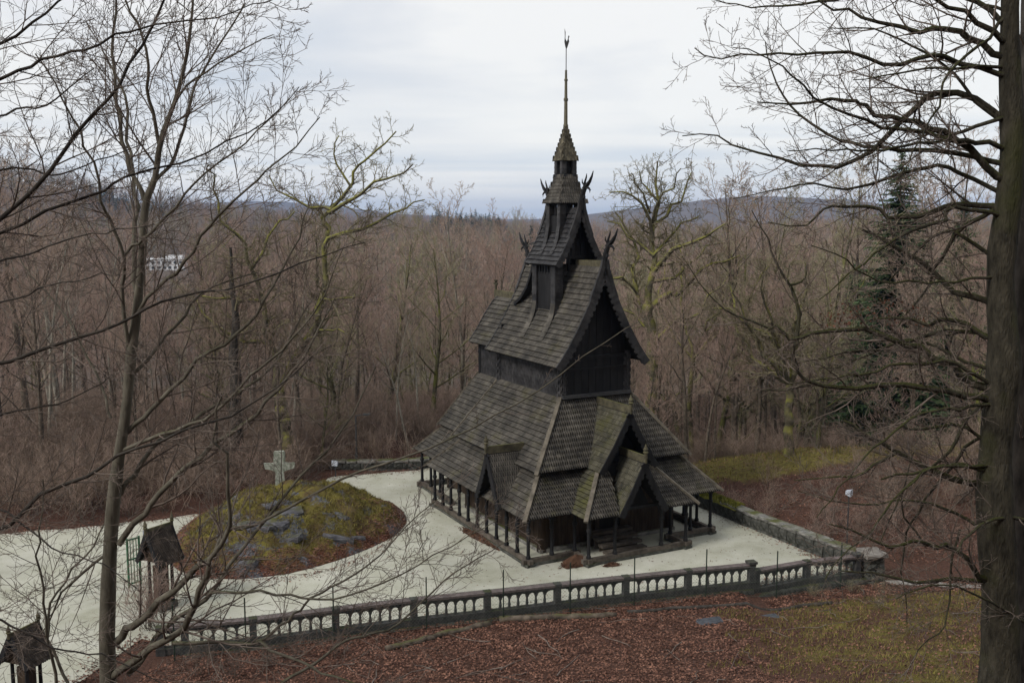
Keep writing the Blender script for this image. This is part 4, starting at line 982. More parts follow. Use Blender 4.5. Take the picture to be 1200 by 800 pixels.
# ------------------------------------------------------------------ gate houses, lamps, green posts
def gate_house(loc, rz, label):
    root = empty('gate_post', loc, rz, label, 'gate')
    for sx in (-1, 1):
        for sy in (-1, 1): MB().tube([V3(sx * .45, sy * .42, -.3), V3(sx * .45, sy * .42, 2.9)], [.11, .09], 8).build('post', M['tar'], root)
    MB().box((0, 0, .1), (1.3, 1.2, .5)).build('base', M['stone_dark'], root)
    MB().box((0, 0, 1.25), (.62, .60, 1.9)).build('shaft', M['timber'], root)
    prof = [(.98, 2.45), (.62, 3.0), (.30, 3.6), (.06, 4.05)]
    l0 = [V3(-d, -.85, z) for d, z in prof]; l1 = [V3(-d, .85, z) for d, z in prof]; r0 = [V3(d, -.85, z) for d, z in prof]; r1 = [V3(d, .85, z) for d, z in prof]
    rf = roof('roof', [(l1, l0), (r0, r1)], 'gate_shingle', parent=root, kw=dict(course=.24, pitch=.13, lift=.04))
    for pl, nn in ((l0, (0, -1, 0)), (r0, (0, -1, 0)), (l1, (0, 1, 0)), (r1, (0, 1, 0))): scallop_board(pl, nn, .16, .06, 14, .04).build('bargeboard', M['tar'], rf)
    MB().prism([(-.75, 2.5), (.75, 2.5), (0, 3.8)], (V3(1, 0, 0), V3(0, 0, 1)), .06, (0, -.55, 0)).prism([(-.75, 2.5), (.75, 2.5), (0, 3.8)], (V3(1, 0, 0), V3(0, 0, 1)), .06, (0, .55, 0)).build('gable_boards', M['timber'], rf)
    MB().beam(V3(0, -.9, 4.12), V3(0, .9, 4.12), .09, .26).build('ridge_crest', M['ridge'], rf)
    for y in (-.92, .92): finial((0, y, 4.15), rf, .6)
    return root
gp = aty(187, 640, 39.6); gh = gate_house((gp.x, gp.y, 0), -.55, 'narrow shingle-roofed gate post overgrown with twigs at the end of the balustrade'); gh.scale = (.72, .72, .82)
gp = aty(30, 770, 31.2); gh = gate_house((gp.x, gp.y, 0), -.35, 'shingle-roofed gate post with carved finials standing alone below the gravel road'); gh.scale = (.66, .66, .64)
def floodlight(p, h, rz, label):
    o = empty('floodlight', p, rz, label, 'lamp', 'floodlights around the church')
    MB().tube([V3(0, 0, -.3), V3(0, 0, h)], .035, 8).build('pole', M['iron'], o)
    MB().box((0, 0, h), (.30, .05, .05)).build('bracket', M['iron'], o)
    hd = MB().add([(-.17, -.10, h), (.17, -.10, h), (.17, -.10, h + .30), (-.17, -.10, h + .30), (-.12, .14, h + .05), (.12, .14, h + .05), (.12, .14, h + .25), (-.12, .14, h + .25)], [(3, 2, 1, 0), (4, 5, 6, 7), (0, 1, 5, 4), (1, 2, 6, 5), (2, 3, 7, 6), (3, 0, 4, 7)]).build('lamp_head', M['lamp_glass'], o)
    MB().box((0, -.115, h + .15), (.38, .03, .34)).build('glass', M['lamp_glass'], hd)
p = aty(172, 624, 44.0); floodlight((p.x, p.y, 0), p.z - .15, .5, 'white floodlight on a pole beside the green gate posts')
p = aty(393, 543, 60.5); floodlight((p.x, p.y, ground(p.x, p.y)), max(.5, p.z - .1 - ground(p.x, p.y)), -.3, 'white floodlight on a short stand in front of the low wall')
p = aty(995, 577, 48.5); floodlight((p.x, p.y, ground(p.x, p.y)), p.z - .15 - ground(p.x, p.y), .9, 'pale floodlight on a slim pole beyond the stone wall')
def street_lamp(p, h):
    o = empty('street_lamp', p, 0, 'slim black street lamp at the edge of the wood', 'lamp post')
    MB().tube([V3(0, 0, -.3), V3(0, 0, .9), V3(0, 0, .95), V3(0, 0, h)], [.10, .10, .065, .055], 8).build('pole', M['iron'], o)
    MB().beam(V3(-.05, 0, h), V3(.75, 0, h + .12), .06, .06).build('arm', M['iron'], o)
    MB().box((.72, 0, h + .08), (.45, .20, .12)).build('lamp_head', M['iron'], o)
p = aty(418, 545, 62.5); t_ = aty(418, 487, 62.5); street_lamp((p.x, p.y, ground(p.x, p.y)), t_.z - ground(p.x, p.y))
def green_gate():
    p = aty(158, 680, 42.0); h = aty(158, 628, 42.0).z; o = empty('green_gate', (p.x, p.y, 0), .9, 'narrow green metal gate leaf standing open by the gate post', 'gate')
    for x in (-.28, .28): MB().box((x, 0, h / 2 - .1), (.07, .07, h + .1)).build('stile', M['green_metal'], o)
    for k in range(3): MB().box((-.14 + k * .14, 0, h / 2), (.03, .03, h - .3)).build('bar', M['green_metal'], o)
    for z in (.15, h * .55, h - .12): MB().box((0, 0, z), (.49, .05, .06)).build('rail', M['green_metal'], o)
green_gate()
# retaining logs and slabs on the leaf slope
def log(a, b, r, label, mk='wood_a'):
    a, b = Vector(a), Vector(b); o = empty('log', a, 0, label, 'log'); rr = random.Random(int(a.x * 10)); n = 14; pts = []
    for i in range(n + 1):
        p = a.lerp(b, i / n); pts.append(Vector((p.x, p.y, ground(p.x, p.y) + r * .55)) - a + Vector((0, rr.uniform(-.03, .03), rr.uniform(-.02, .02))))
    MB().tube(pts, [r * rr.uniform(.85, 1.1) for _ in pts], 9).build('trunk', M[mk], o, smooth=True)
def on_slope(px, py):
    z = 0.0
    for _ in range(25):
        p = gz(px, py, z); z = .5 * z + .5 * ground(p.x, p.y)
    p = gz(px, py, z); p.z = ground(p.x, p.y); return p
log(on_slope(452, 762), on_slope(575, 732), .13, 'mossy rotten log lying on leaves below the long balustrade')
log(on_slope(585, 728), on_slope(722, 722), .13, 'straight timber beam half sunk in leaves below the balustrade')
log(on_slope(735, 718), on_slope(975, 708), .09, 'long thin dark timber edging at the top of the leaf slope', 'bark_dark')
for (x, y, w, lb) in ((832, 729, 1.1, 'flat blue-grey stone slab sunk in the grassy leaf slope'), (902, 725, .8, 'small dark stone slab beside a patch of grass on slope')):
    p = on_slope(x, y); o = link('stone_slab', STONES[1 if w > 1 else 4], M['slab'], None, p + V3(0, 0, .0)); o.scale = (w, .55, .2); o.rotation_euler = (.05, 0, .3); tag(o, lb, 'stone slab')
# fallen leaves and grass over the near slope
def litter():
    r = random.Random(21); lv, gr, l2 = MB(), MB(), MB()
    for k in range(85000):
        x = r.uniform(-13, 21); y0 = bal_y(x); s = r.random() ** 1.15 * 15; y = y0 - .25 - s
        if abs(x) > .56 * y + 1: continue
        z = ground(x, y); mo = S(5, 13, x + .8 * math.sin(y)) * S(1.2, 2.5, s) + .55 * nz(x, y, .7, 1.5) if x > 3 else nz(x, y, .6, 1.5) * .6
        if mo > .45 and r.random() < .8:
            if r.random() < .75:
                h = r.uniform(.06, .20); a = r.uniform(0, 6.28); lx, ly = math.cos(a) * .013, math.sin(a) * .013
                gr.add([(x - lx, y - ly, z - .02), (x + lx, y + ly, z - .02), (x + r.gauss(0, .07), y + r.gauss(0, .07), z + h)], [(0, 1, 2)])
            continue
        leaf_quads(lv, (x, y, z + .03 + .03 * r.random()), r, .105, .9)
    st = []
    for k in range(130):
        x = r.uniform(-11, 20); y = bal_y(x) - .4 - 13 * r.random(); a = r.uniform(0, 6.28); L_ = r.uniform(.4, 2.4); pts = []
        for i in range(5): t = L_ * i / 4; xx, yy = x + t * math.cos(a) + r.gauss(0, .05), y + t * math.sin(a) + r.gauss(0, .05); pts.append((xx, yy, ground(xx, yy) + .05 + abs(r.gauss(0, .04))))
        r0 = r.uniform(.008, .028); st.append((pts, [r0, r0 * .9, r0 * .75, r0 * .6, r0 * .3]))
    tag(link('fallen_sticks', tubes_mesh('fallen_sticks', st, 5), M['twig_near']), 'broken sticks strewn over the leaf slope', None, None, 'stuff')
    tag(lv.build('fallen_leaves', M['leaf']), 'carpet of red-brown fallen leaves on the near slope', None, None, 'stuff')
    for k in range(26000):
        x = r.uniform(9, 40); y = r.uniform(46, 74); w_ = (Vector((x, y, 0)) - WALL_A).dot(wn)
        if w_ < .7 or abs(x) > .56 * y: continue
        z = ground(x, y); mo = 1.1 * S(57.5, 60.5, y) + .5 * nz(x, y, .4, 2.5)
        if mo > .55 and r.random() < .7:
            h = r.uniform(.08, .30); a = r.uniform(0, 6.28); lx, ly = math.cos(a) * .018, math.sin(a) * .018
            gr.add([(x - lx, y - ly, z - .02), (x + lx, y + ly, z - .02), (x + r.gauss(0, .08), y + r.gauss(0, .08), z + h)], [(0, 1, 2)])
        else: leaf_quads(l2, (x, y, z + .04), r, .13, .9)
    tag(l2.build('bank_leaves', M['leaf']), 'brown leaves covering the bank beyond the stone wall', None, None, 'stuff')
    tag(gr.build('grass', M['grass']), 'short yellow-green grass among the leaves', None, None, 'stuff')
    sc = MB()
    for k in range(2600):                                         # single leaves blown over the gravel
        x = r.uniform(-16, 14); y = r.uniform(38, 62)
        if plaza_sd(x, y) > -.1: continue
        leaf_quads(sc, (x, y, .02), r, .085, .3)
    for k in range(9000):
        i = r.randrange(1, len(PLAZA) - 3); a, b = PLAZA[i], PLAZA[(i + 1) % len(PLAZA)]; t = r.random(); x = lerp(a.x, b.x, t) + r.gauss(0, .35); y = lerp(a.y, b.y, t) + r.gauss(0, .35)
        leaf_quads(sc, (x, y, .02 if plaza_sd(x, y) < 0 else ground(x, y) + .06), r, .10, .5)
    for k in range(2200):
        a = r.uniform(0, 6.283); q = 1.0 + abs(r.gauss(0, .05)); x = MC.x + 5.4 * q * math.cos(a); y = MC.y + 7.0 * q * math.sin(a)
        if mound_h(x, y) < 0: leaf_quads(sc, (x, y, .02), r, .09, .5)
    tag(sc.build('scattered_leaves', M['leaf']), 'single leaves blown across the pale gravel', None, None, 'stuff')

# ------------------------------------------------------------------ trees: branch growth and tube meshing
class Wood:
    """collects branch polylines by level; each is (points, radii)"""
    def __init__(self): self.b = {}
    def add(self, lvl, pts, rad): self.b.setdefault(lvl, []).append((pts, rad))
def tubes_mesh(name, items, sides):
    """items: list of (pts list of 3-tuples, radii list); batches by point count"""
    Vs, Fs, off = [], [], 0
    by = {}
    for p, r in items: by.setdefault(len(p), []).append((p, r))
    for k, lst in by.items():
        P = np.array([p for p, _ in lst], dtype=np.float64); R = np.array([r for _, r in lst], dtype=np.float64); n = len(lst)
        T = np.empty_like(P); T[:, 1:-1] = P[:, 2:] - P[:, :-2]; T[:, 0] = P[:, 1] - P[:, 0]; T[:, -1] = P[:, -1] - P[:, -2]
        T /= np.maximum(np.linalg.norm(T, axis=2, keepdims=True), 1e-9)
        ref = np.zeros((n, 1, 3)); D = P[:, -1] - P[:, 0]; D /= np.maximum(np.linalg.norm(D, axis=1, keepdims=True), 1e-9)
        vert = np.abs(D[:, 2]) > .8; ref[vert, 0] = (1, 0, 0); ref[~vert, 0] = (0, 0, 1)
        X = np.cross(T, np.broadcast_to(ref, T.shape)); X /= np.maximum(np.linalg.norm(X, axis=2, keepdims=True), 1e-9); Y = np.cross(T, X)
        a = 2 * np.pi * np.arange(sides) / sides
        ring = P[:, :, None] + R[:, :, None, None] * (X[:, :, None] * np.cos(a)[None, None, :, None] + Y[:, :, None] * np.sin(a)[None, None, :, None])
        Vs.append(ring.reshape(-1, 3)); I = (np.arange(n * k * sides) + off).reshape(n, k, sides); J = np.roll(I, -1, axis=2)
        Fs.append(np.stack([I[:, :-1], J[:, :-1], J[:, 1:], I[:, 1:]], -1).reshape(-1, 4)); off += n * k * sides
    return np_mesh(name, np.concatenate(Vs), np.concatenate(Fs))
def vnorm(v):
    l = math.sqrt(v[0] ** 2 + v[1] ** 2 + v[2] ** 2) or 1e-9; return (v[0] / l, v[1] / l, v[2] / l)
def cross(a, b): return (a[1] * b[2] - a[2] * b[1], a[2] * b[0] - a[0] * b[2], a[0] * b[1] - a[1] * b[0])
def spawn(w, r, pts, rad, lvl, P):
    """children along a branch. P: per-level dict(n per metre or count, len, ang, up, K, t0, rr)"""
    q = P.get(lvl)
    if not q: return
    seg = [math.dist(a, b) for a, b in zip(pts, pts[1:])]; L = sum(seg)
    n = q['n'] if q['n'] >= 0 else int(-q['n'] * L + r.random())
    az = r.uniform(0, 6.283)
    for i in range(n):
        t = q.get('t0', .2) + (1 - q.get('t0', .2)) * ((i + r.uniform(.1, .9)) / n); s = t * L; k = 0
        while k < len(seg) - 1 and s > seg[k]: s -= seg[k]; k += 1
        f = min(1, s / max(seg[k], 1e-6)); a, b = pts[k], pts[k + 1]; p = tuple(a[j] + (b[j] - a[j]) * f for j in range(3)); pr = rad[k] + (rad[k + 1] - rad[k]) * f
        d = vnorm(tuple(b[j] - a[j] for j in range(3))); az += 2.4 + r.uniform(-.5, .5)
        x = vnorm(cross(d, (0.03, .05, 1))) if abs(d[2]) < .95 else (1, 0, 0); y = cross(d, x)
        if q.get('flat'):                                        # sprays lie mostly in the plane of the limb
            sg = 1 if i % 2 else -1; c_, s_ = sg * math.cos(r.gauss(0, .45)), math.sin(r.gauss(0, .55))
        else: c_, s_ = math.cos(az), math.sin(az)
        an = math.radians(q['ang'] * r.uniform(.75, 1.25)); ca, sa = math.cos(an), math.sin(an)
        nd = vnorm(tuple(d[j] * ca + (x[j] * c_ + y[j] * s_) * sa for j in range(3)))
        if 'abs' in q: ln = q['abs'] * r.uniform(.55, 1.2) * (1.12 - .55 * t)
        else: ln = L * q['len'] * r.uniform(.6, 1.2) * (1.15 - .6 * t)
        r0 = min(pr * q.get('rr', .55), q.get('rmax', 9)); r0 = max(r0, q.get('rmin', .004))
        grow(w, r, p, nd, ln, r0, lvl + 1, P)
def grow(w, r, p, d, L, r0, lvl, P):
    q = P['shape'][lvl]; K = q['K']; st = L / (K - 1); pts = [p]; rad = [r0]; e = q.get('end', .25)
    for i in range(1, K):
        g = q['wob']; d = vnorm((d[0] + r.gauss(0, g), d[1] + r.gauss(0, g), d[2] + r.gauss(0, g) + q['up']))
        p = (p[0] + d[0] * st, p[1] + d[1] * st, p[2] + d[2] * st); pts.append(p); rad.append(max(r0 * (1 - (1 - e) * i / (K - 1)), q.get('rmin', .003)))
    w.add(lvl, pts, rad); spawn(w, r, pts, rad, lvl, P)

litter()
# ---- bare wood trees (several looks), instanced as individuals and as the far wood
def wood_proto(seed, H=17, r0=.20, upright=.5, crown0=.30, n1=17, dense=1.0, rt=.012):
    r = random.Random(seed); w = Wood()
    P = {0: dict(n=n1, abs=H * .36, ang=48, t0=crown0, rr=.45), 1: dict(n=int(7 * dense), len=.42, ang=42, t0=.2, rr=.5, rmin=rt * 1.3), 2: dict(n=int(6 * dense), len=.50, ang=40, t0=.15, rr=.55, rmin=rt),
         3: dict(n=int(4 * dense), len=.62, ang=38, t0=.2, rr=.7, rmin=rt * .8),
         'shape': {0: dict(K=10, wob=.05, up=.06, end=.12), 1: dict(K=6, wob=.13, up=.10 * upright * 2, end=.25), 2: dict(K=5, wob=.14, up=.08 * upright * 2, end=.4, rmin=rt), 3: dict(K=4, wob=.14, up=.06, end=.5, rmin=rt * .7), 4: dict(K=3, wob=.12, up=.05, end=.6, rmin=rt * .6)}}
    grow(w, r, (0, 0, -.5), (r.gauss(0, .03), r.gauss(0, .03), 1), H, r0, 0, P)
    tr = tubes_mesh('trunk', w.b[0], 8); lim = w.b[1]
    me_t = tubes_mesh('trunk', w.b[0] + [(p, q) for p, q in lim], 6)
    me_c = tubes_mesh('crown', w.b[2] + w.b[3] + w.b.get(4, []), 3)
    return me_t, me_c
PROTO = []
for i, (sd_, H, r0, up, c0, n1, dn, tk, bk, lab) in enumerate([
        (1, 17, .23, .55, .30, 17, 1.0, 'twig', 'wood_a', 'bare tree with brown rounded crown @'),
        (2, 19, .20, .85, .38, 16, 1.0, 'twig_b', 'wood_a', 'slender bare tree with upright reddish twigs @'),
        (3, 15, .22, .45, .22, 18, 1.0, 'twig_c', 'mossbark', 'bare tree with moss-green limbs @'),
        (4, 18, .18, .95, .45, 14, .95, 'twig', 'bark_pale', 'tall bare tree with pale bark and narrow crown @'),
        (5, 13, .12, .60, .20, 16, 1.0, 'twig_b', 'bark_dark', 'low bare tree with dark stem and russet twigs @')]):
    a, b = wood_proto(sd_, H, r0, up, c0, n1, dn); a.materials.append(M[bk]); b.materials.append(M[tk]); PROTO.append((a, b, lab, H))

def in_frame(x, y, m=60):
    px = 600 + F_PX * x / (y * math.cos(PITCH) + 8 * math.sin(PITCH)); return -m < px < 1200 + m, px
keep_clear = []                                                   # sight line to the white building
def plant_wood():
    r = random.Random(99); pts = []; n = 0; tries = 0
    while n < 262 and tries < 20000:
        tries += 1; y = 57 + 70 * r.random() ** 1.3; x = r.uniform(-.62, .62) * y; ok, px = in_frame(x, y)
        if not ok: continue
        if plaza_sd(x, y) < 1.3: continue
        if px < 255 and y < 58: continue
        wr = (Vector((x, y, 0)) - WALL_A).dot(wn)
        if x > 8 and y < 66 and wr > 0 and px < 1010: continue   # open bank right of the church
        if 560 < px < 800 and y < 66: continue
        if 985 < px < 1145 and y < 104 and r.random() < .92: continue
        if any((x - a) ** 2 + (y - b) ** 2 < (1.9 + .010 * y) ** 2 for a, b in pts): continue
        pts.append((x, y)); k = r.choices(range(5), (4, 4, 2 if x > -40 else 1, 3, 3))[0]; me_t, me_c, lab, H = PROTO[k]
        s = r.uniform(.55, .98) * (.95 if y < 90 else 1) * (.86 if 430 < px < 700 else 1) 
        if 160 < px < 230 and y > 80: s *= .62
        root = empty('bare_tree', (x, y, ground(x, y) - .1), r.uniform(0, 6.283), lab.replace('@', 'beyond the gravel road' if px < 300 else 'behind the mound' if px < 480 else 'behind the church' if px < 770 else 'beyond the grassy bank'), 'tree', 'bare trees of the wood behind the terrace'); root.scale = (s * r.uniform(.9, 1.1), s * r.uniform(.9, 1.1), s)
        root.rotation_euler.x, root.rotation_euler.y = r.gauss(0, .05), r.gauss(0, .05); link('trunk', me_t, None, root); link('crown', me_c, None, root); n += 1
def tall_trees():
    r = random.Random(202)
    for px, d, s_, k in ((842, 84, 1.30, 2), (868, 78, 1.22, 0), (892, 88, 1.35, 2), (918, 92, 1.30, 0), (948, 74, 1.25, 2), (968, 86, 1.38, 4), (992, 96, 1.42, 0), (1018, 104, 1.30, 2), (1082, 108, 1.35, 0), (1104, 106, 1.4, 2), (1132, 76, 1.30, 0), (1150, 92, 1.42, 3), (712, 92, 1.15, 2), (800, 96, 1.20, 2), (452, 78, 1.0, 2), (505, 74, .95, 2), (545, 80, 1.0, 3), (395, 72, 1.05, 2), (60, 78, 1.2, 3), (25, 70, 1.15, 0)):
        x = (px - 600) / F_PX * d; me_t, me_c, lab, H = PROTO[k]; where = 'beyond the gravel road' if px < 300 else 'behind the mound' if px < 480 else 'behind the church' if px < 830 else 'rising above the skyline beside the beech'
        root = empty('bare_tree', (x, d, ground(x, d) - .1), r.uniform(0, 6.28), lab.replace('@', where), 'tree', 'bare trees of the wood behind the terrace'); root.scale = (s_ * 1.1, s_ * 1.1, s_ * (1.12 if px > 830 else 1)); root.rotation_euler.x = r.gauss(0, .05); root.rotation_euler.y = r.gauss(0, .05)
        link('trunk', me_t, None, root); link('crown', me_c, None, root)
plant_wood(); tall_trees()

def conifer(seed, H, R, mk='needle', whorls=26, nb=8, nt=9):
    r = random.Random(seed); mb = MB(); tr = MB().tube([V3(0, 0, -.5), V3(0, 0, H * .5), V3(0, 0, H * .97)], [H * .014, H * .009, .02], 7)
    for k in range(whorls):
        t = k / (whorls - 1); z = H * (.06 + .92 * t ** .9); L = R * (1 - t) ** .85 * r.uniform(.75, 1.15) + .12
        for j in range(nb):
            z = H * min(.985, max(.05, .06 + .92 * t ** .9 + r.uniform(-.5, .5) / whorls * 1.6)); a = r.uniform(0, 6.283); ca, sa = math.cos(a), math.sin(a); l = L * r.uniform(.6, 1.15); dr = .28 + .25 * (1 - t)
            prev = None
            for i in range(nt):
                q = (i + .6) / nt; x = l * q; zz = z - dr * x + .22 * l * q * q + r.uniform(-.05, .05); p = V3(ca * x, sa * x, zz); wd_ = (.12 + .28 * l * (1 - q) * .8) * r.uniform(.7, 1.2); ln = l / nt * 2.4
                for sg in (-1, 1):
                    tip = p + V3(ca * ln * .8 - sa * sg * wd_, sa * ln * .8 + ca * sg * wd_, -r.uniform(.02, .18) * (1 + l * .2))
                    b0 = p + V3(-sa * .04, ca * .04, 0); b1 = p + V3(ca * ln * .75, sa * ln * .75, -.02)
                    mb.add([p, tip, b1] if sg > 0 else [p, b1, tip], [(0, 1, 2)])
    return tr.mesh('trunk'), mb.mesh('crown')
CON = [conifer(3, 12, 3.0, 'needle_far', 26, 11, 4), conifer(4, 14, 2.8, 'needle_far', 30, 11, 4)]
for t_, c_ in CON: t_.materials.append(M['bark_dark']); c_.materials.append(M['needle_far'])
def plant_conifers():
    r = random.Random(5); spots = []
    for px in list(np.linspace(512, 592, 34)) + list(np.linspace(508, 590, 22)): spots.append((px + r.uniform(-2, 2), 760 + r.uniform(-40, 90), r.uniform(.9, 1.5), 'far dark spruce in the cluster on the wooded ridge', 'spruces on the far ridge'))
    for px in np.linspace(112, 212, 22): spots.append((px + r.uniform(-3, 3), 880 + r.uniform(-40, 60), r.uniform(.9, 1.45), 'far dark spruce in the stand on the left hillside', 'spruces on the left hillside'))
    for px, d, s in ((622, 330, 1.35), (548, 420, .95), (700, 300, 1.35), (878, 210, .95), (862, 190, .7), (905, 250, .9), (845, 260, .9), (738, 240, .75), (920, 170, .8), (470, 380, .8), (390, 300, .7), (60, 420, 1.0), (85, 460, 1.1), (330, 520, 1.0)): spots.append((px, d, s, 'lone dark green spruce rising from the bare wood', 'lone spruces in the wood'))
    for px, d, s, lab, grp in spots:
        x = (px - 600) / F_PX * d; a, b = CON[r.randrange(2)]; o = empty('spruce_tree', (x, d, ground(x, d) - .2), r.uniform(0, 6.28), lab, 'spruce', grp); o.scale = (s * 1.1, s * 1.1, s * (1.25 if d < 500 else 1)); link('trunk', a, None, o); link('crown', b, None, o)
    for px, d, H, R, lab in ((1050, 80, 27.0, 6.2, 'tall dark spruce behind the big beech limbs'), (1124, 90, 25.0, 5.6, 'second dark spruce partly behind the big beech trunk'), (1003, 98, 19, 4.4, 'smaller dark spruce deep in the right-hand wood')):
        x = (px - 600) / F_PX * d; a, b = conifer(int(px), H, R, 'needle', 64, 15, 12); a.materials.append(M['bark_dark']); b.materials.append(M['needle'])
        o = empty('spruce_tree', (x, d, ground(x, d) - .2), 0, lab, 'spruce', 'spruces among the right-hand trees'); link('trunk', a, None, o); link('crown', b, None, o)
plant_conifers()

def scatter(name, label, src, P, RZ, SCL, IDX):
    me = bpy.data.meshes.new(name); me.from_pydata(P, [], [])
    for nm, ty, arr in (('rz', 'FLOAT', RZ), ('sc', 'FLOAT', SCL), ('idx', 'INT', IDX), ('rx', 'FLOAT', [rnd.gauss(0, .05) for _ in P]), ('ry', 'FLOAT', [rnd.gauss(0, .05) for _ in P])): me.attributes.new(nm, ty, 'POINT').data.foreach_set('value', arr)
    o = link(name, me); tag(o, label, None, None, 'stuff')
    ng = bpy.data.node_groups.new(name, 'GeometryNodeTree'); ng.interface.new_socket('Geometry', in_out='INPUT', socket_type='NodeSocketGeometry'); ng.interface.new_socket('Geometry', in_out='OUTPUT', socket_type='NodeSocketGeometry')
    N, L = ng.nodes, ng.links; gi, go = N.new('NodeGroupInput'), N.new('NodeGroupOutput'); ip = N.new('GeometryNodeInstanceOnPoints'); ci = N.new('GeometryNodeCollectionInfo')
    ci.inputs['Collection'].default_value = src; ci.inputs['Separate Children'].default_value = True; ci.inputs['Reset Children'].default_value = True
    def attr(nm, ty):
        a = N.new('GeometryNodeInputNamedAttribute'); a.data_type = ty; a.inputs['Name'].default_value = nm; return a.outputs['Attribute']
    cx = N.new('ShaderNodeCombineXYZ'); L.new(attr('rz', 'FLOAT'), cx.inputs[2]); L.new(attr('rx', 'FLOAT'), cx.inputs[0]); L.new(attr('ry', 'FLOAT'), cx.inputs[1])
    L.new(gi.outputs[0], ip.inputs['Points']); L.new(ci.outputs[0], ip.inputs['Instance']); ip.inputs['Pick Instance'].default_value = True
    L.new(attr('idx', 'INT'), ip.inputs['Instance Index']); L.new(cx.outputs[0], ip.inputs['Rotation']); L.new(attr('sc', 'FLOAT'), ip.inputs['Scale']); L.new(ip.outputs[0], go.inputs[0])
    m = o.modifiers.new(name, 'NODES'); m.node_group = ng

# ---- far wood: one uncountable mass, instanced by geometry nodes on a point cloud
def far_wood():
    r = random.Random(17); src = bpy.data.collections.new('far_wood_source')
    for k in range(4):
        a, b = wood_proto(40 + k, 15 + k, .22, .6 + .1 * k, .25, 14, .85, .022)
        nv = len(a.vertices); me = bpy.data.meshes.new('far_tree')
        va = np.empty(nv * 3, np.float32); a.vertices.foreach_get('co', va); vb = np.empty(len(b.vertices) * 3, np.float32); b.vertices.foreach_get('co', vb)
        fa = np.empty(len(a.loops), np.int32); a.loops.foreach_get('vertex_index', fa); fb = np.empty(len(b.loops), np.int32); b.loops.foreach_get('vertex_index', fb)
        me = np_mesh('far_tree', np.concatenate([va.reshape(-1, 3), vb.reshape(-1, 3)]), np.concatenate([fa.reshape(-1, 4), fb.reshape(-1, 4) + nv]))
        me.materials.append(M[('wood_a', 'wood_a', 'mossbark', 'bark_pale')[k]]); me.materials.append(M[('twig_d', 'twig_b', 'twig_c', 'twig')[k]]); mi = np.ones(len(me.polygons), np.int32); mi[:len(fa) // 4] = 0; me.polygons.foreach_set('material_index', mi); o = bpy.data.objects.new('far_tree', me); src.objects.link(o)
    P, RZ, SCL, IDX = [], [], [], []
    y = 104.0
    while y < 1500:
        step = 5.4 + y * .0050; x = -.60 * y
        while x < .60 * y:
            xx, yy = x + r.uniform(-.5, .5) * step, y + r.uniform(-.5, .5) * step * 1.2; ok, px = in_frame(xx, yy, 40); x += step
            if not ok: continue
            s = r.uniform(.55, 1.25) * (1 + .25 * nz(xx, yy, .03, 11))
            if 163 < px < 228 and 90 < yy < 470:
                if yy > 300: continue
                s *= .55
            if 498 < px < 602 and 690 < yy < 880: continue
            if 108 < px < 216 and 830 < yy < 960: continue
            P.append((xx, yy, ground(xx, yy) - .3)); RZ.append(r.uniform(0, 6.28)); SCL.append(s); n_ = nz(xx, yy, .018, 6.0) + .35 * nz(xx, yy, .06, 2.0) + r.gauss(0, .16); IDX.append(0 if n_ < -.12 else 1 if n_ < .10 else 2 if n_ > .34 else 3)
        y += step * 1.15
    scatter('far_wood', 'brown mass of bare trees filling the valley', src, P, RZ, SCL, IDX)
    print('far trees', len(P))
far_wood()

# ------------------------------------------------------------------ individual trees traced from the photograph's directions, each at its own distance
def catmull(pts, n):
    out = []; k = len(pts)
    for i in range(n):
        s = (k - 1) * i / (n - 1); j = min(int(s), k - 2); f = s - j; p0, p1, p2, p3 = pts[max(j - 1, 0)], pts[j], pts[j + 1], pts[min(j + 2, k - 1)]
        out.append(tuple(.5 * (2 * b + (c - a) * f + (2 * a - 5 * b + 4 * c - d) * f * f + (3 * b - a - 3 * c + d) * f ** 3) for a, b, c, d in zip(p0, p1, p2, p3)))
    return out
def limb(w, lvl, px, w0, w1, d0, slope, P, r, n=None, y_at=None):
    """px: picture directions of the limb; w0/w1 its width there; depth starts at d0 and drifts by slope per metre"""
    pts = []; acc = 0.0; last = None; rad = []
    tot = sum(math.dist(a, b) for a, b in zip(px, px[1:])); run = 0
    for i, (x, y) in enumerate(px):
        if last: acc += math.dist((x, y), last) / F_PX * d0; run += math.dist((x, y), last)
        last = (x, y); yy = d0 + slope * acc; pts.append((*aty(x, y, yy), (w0 + (w1 - w0) * run / tot) / 2 * yy / F_PX))
    q = catmull(pts, n or max(6, min(22, int(tot / 14)))); P3 = [p[:3] for p in q]; R = [max(.003, p[3]) for p in q]
    jit = .30 * R[0] + .008 + P.get('crook', 0)
    P3 = [P3[0]] + [tuple(c + r.gauss(0, jit) for c in p) for p in P3[1:]]
    w.add(lvl, P3, R); spawn(w, r, P3, R, lvl, P); return P3
def near_P(a2=1.5, d2=2.6, n3=5, n4=3, rm=.0035, up=.05, ang=44):
    return {1: dict(n=-d2, abs=a2, ang=ang, t0=.12, rr=.42, rmin=rm * 1.5, rmax=.022), 2: dict(n=n3, len=.42, ang=40, t0=.12, rr=.6, rmin=rm * 1.15), 3: dict(n=n4, len=.45, ang=38, t0=.15, rr=.75, rmin=rm),
            'shape': {2: dict(K=7, wob=.10, up=up, end=.3, rmin=rm), 3: dict(K=5, wob=.10, up=up, end=.4, rmin=rm * .9), 4: dict(K=4, wob=.09, up=up, end=.6, rmin=rm * .7)}}
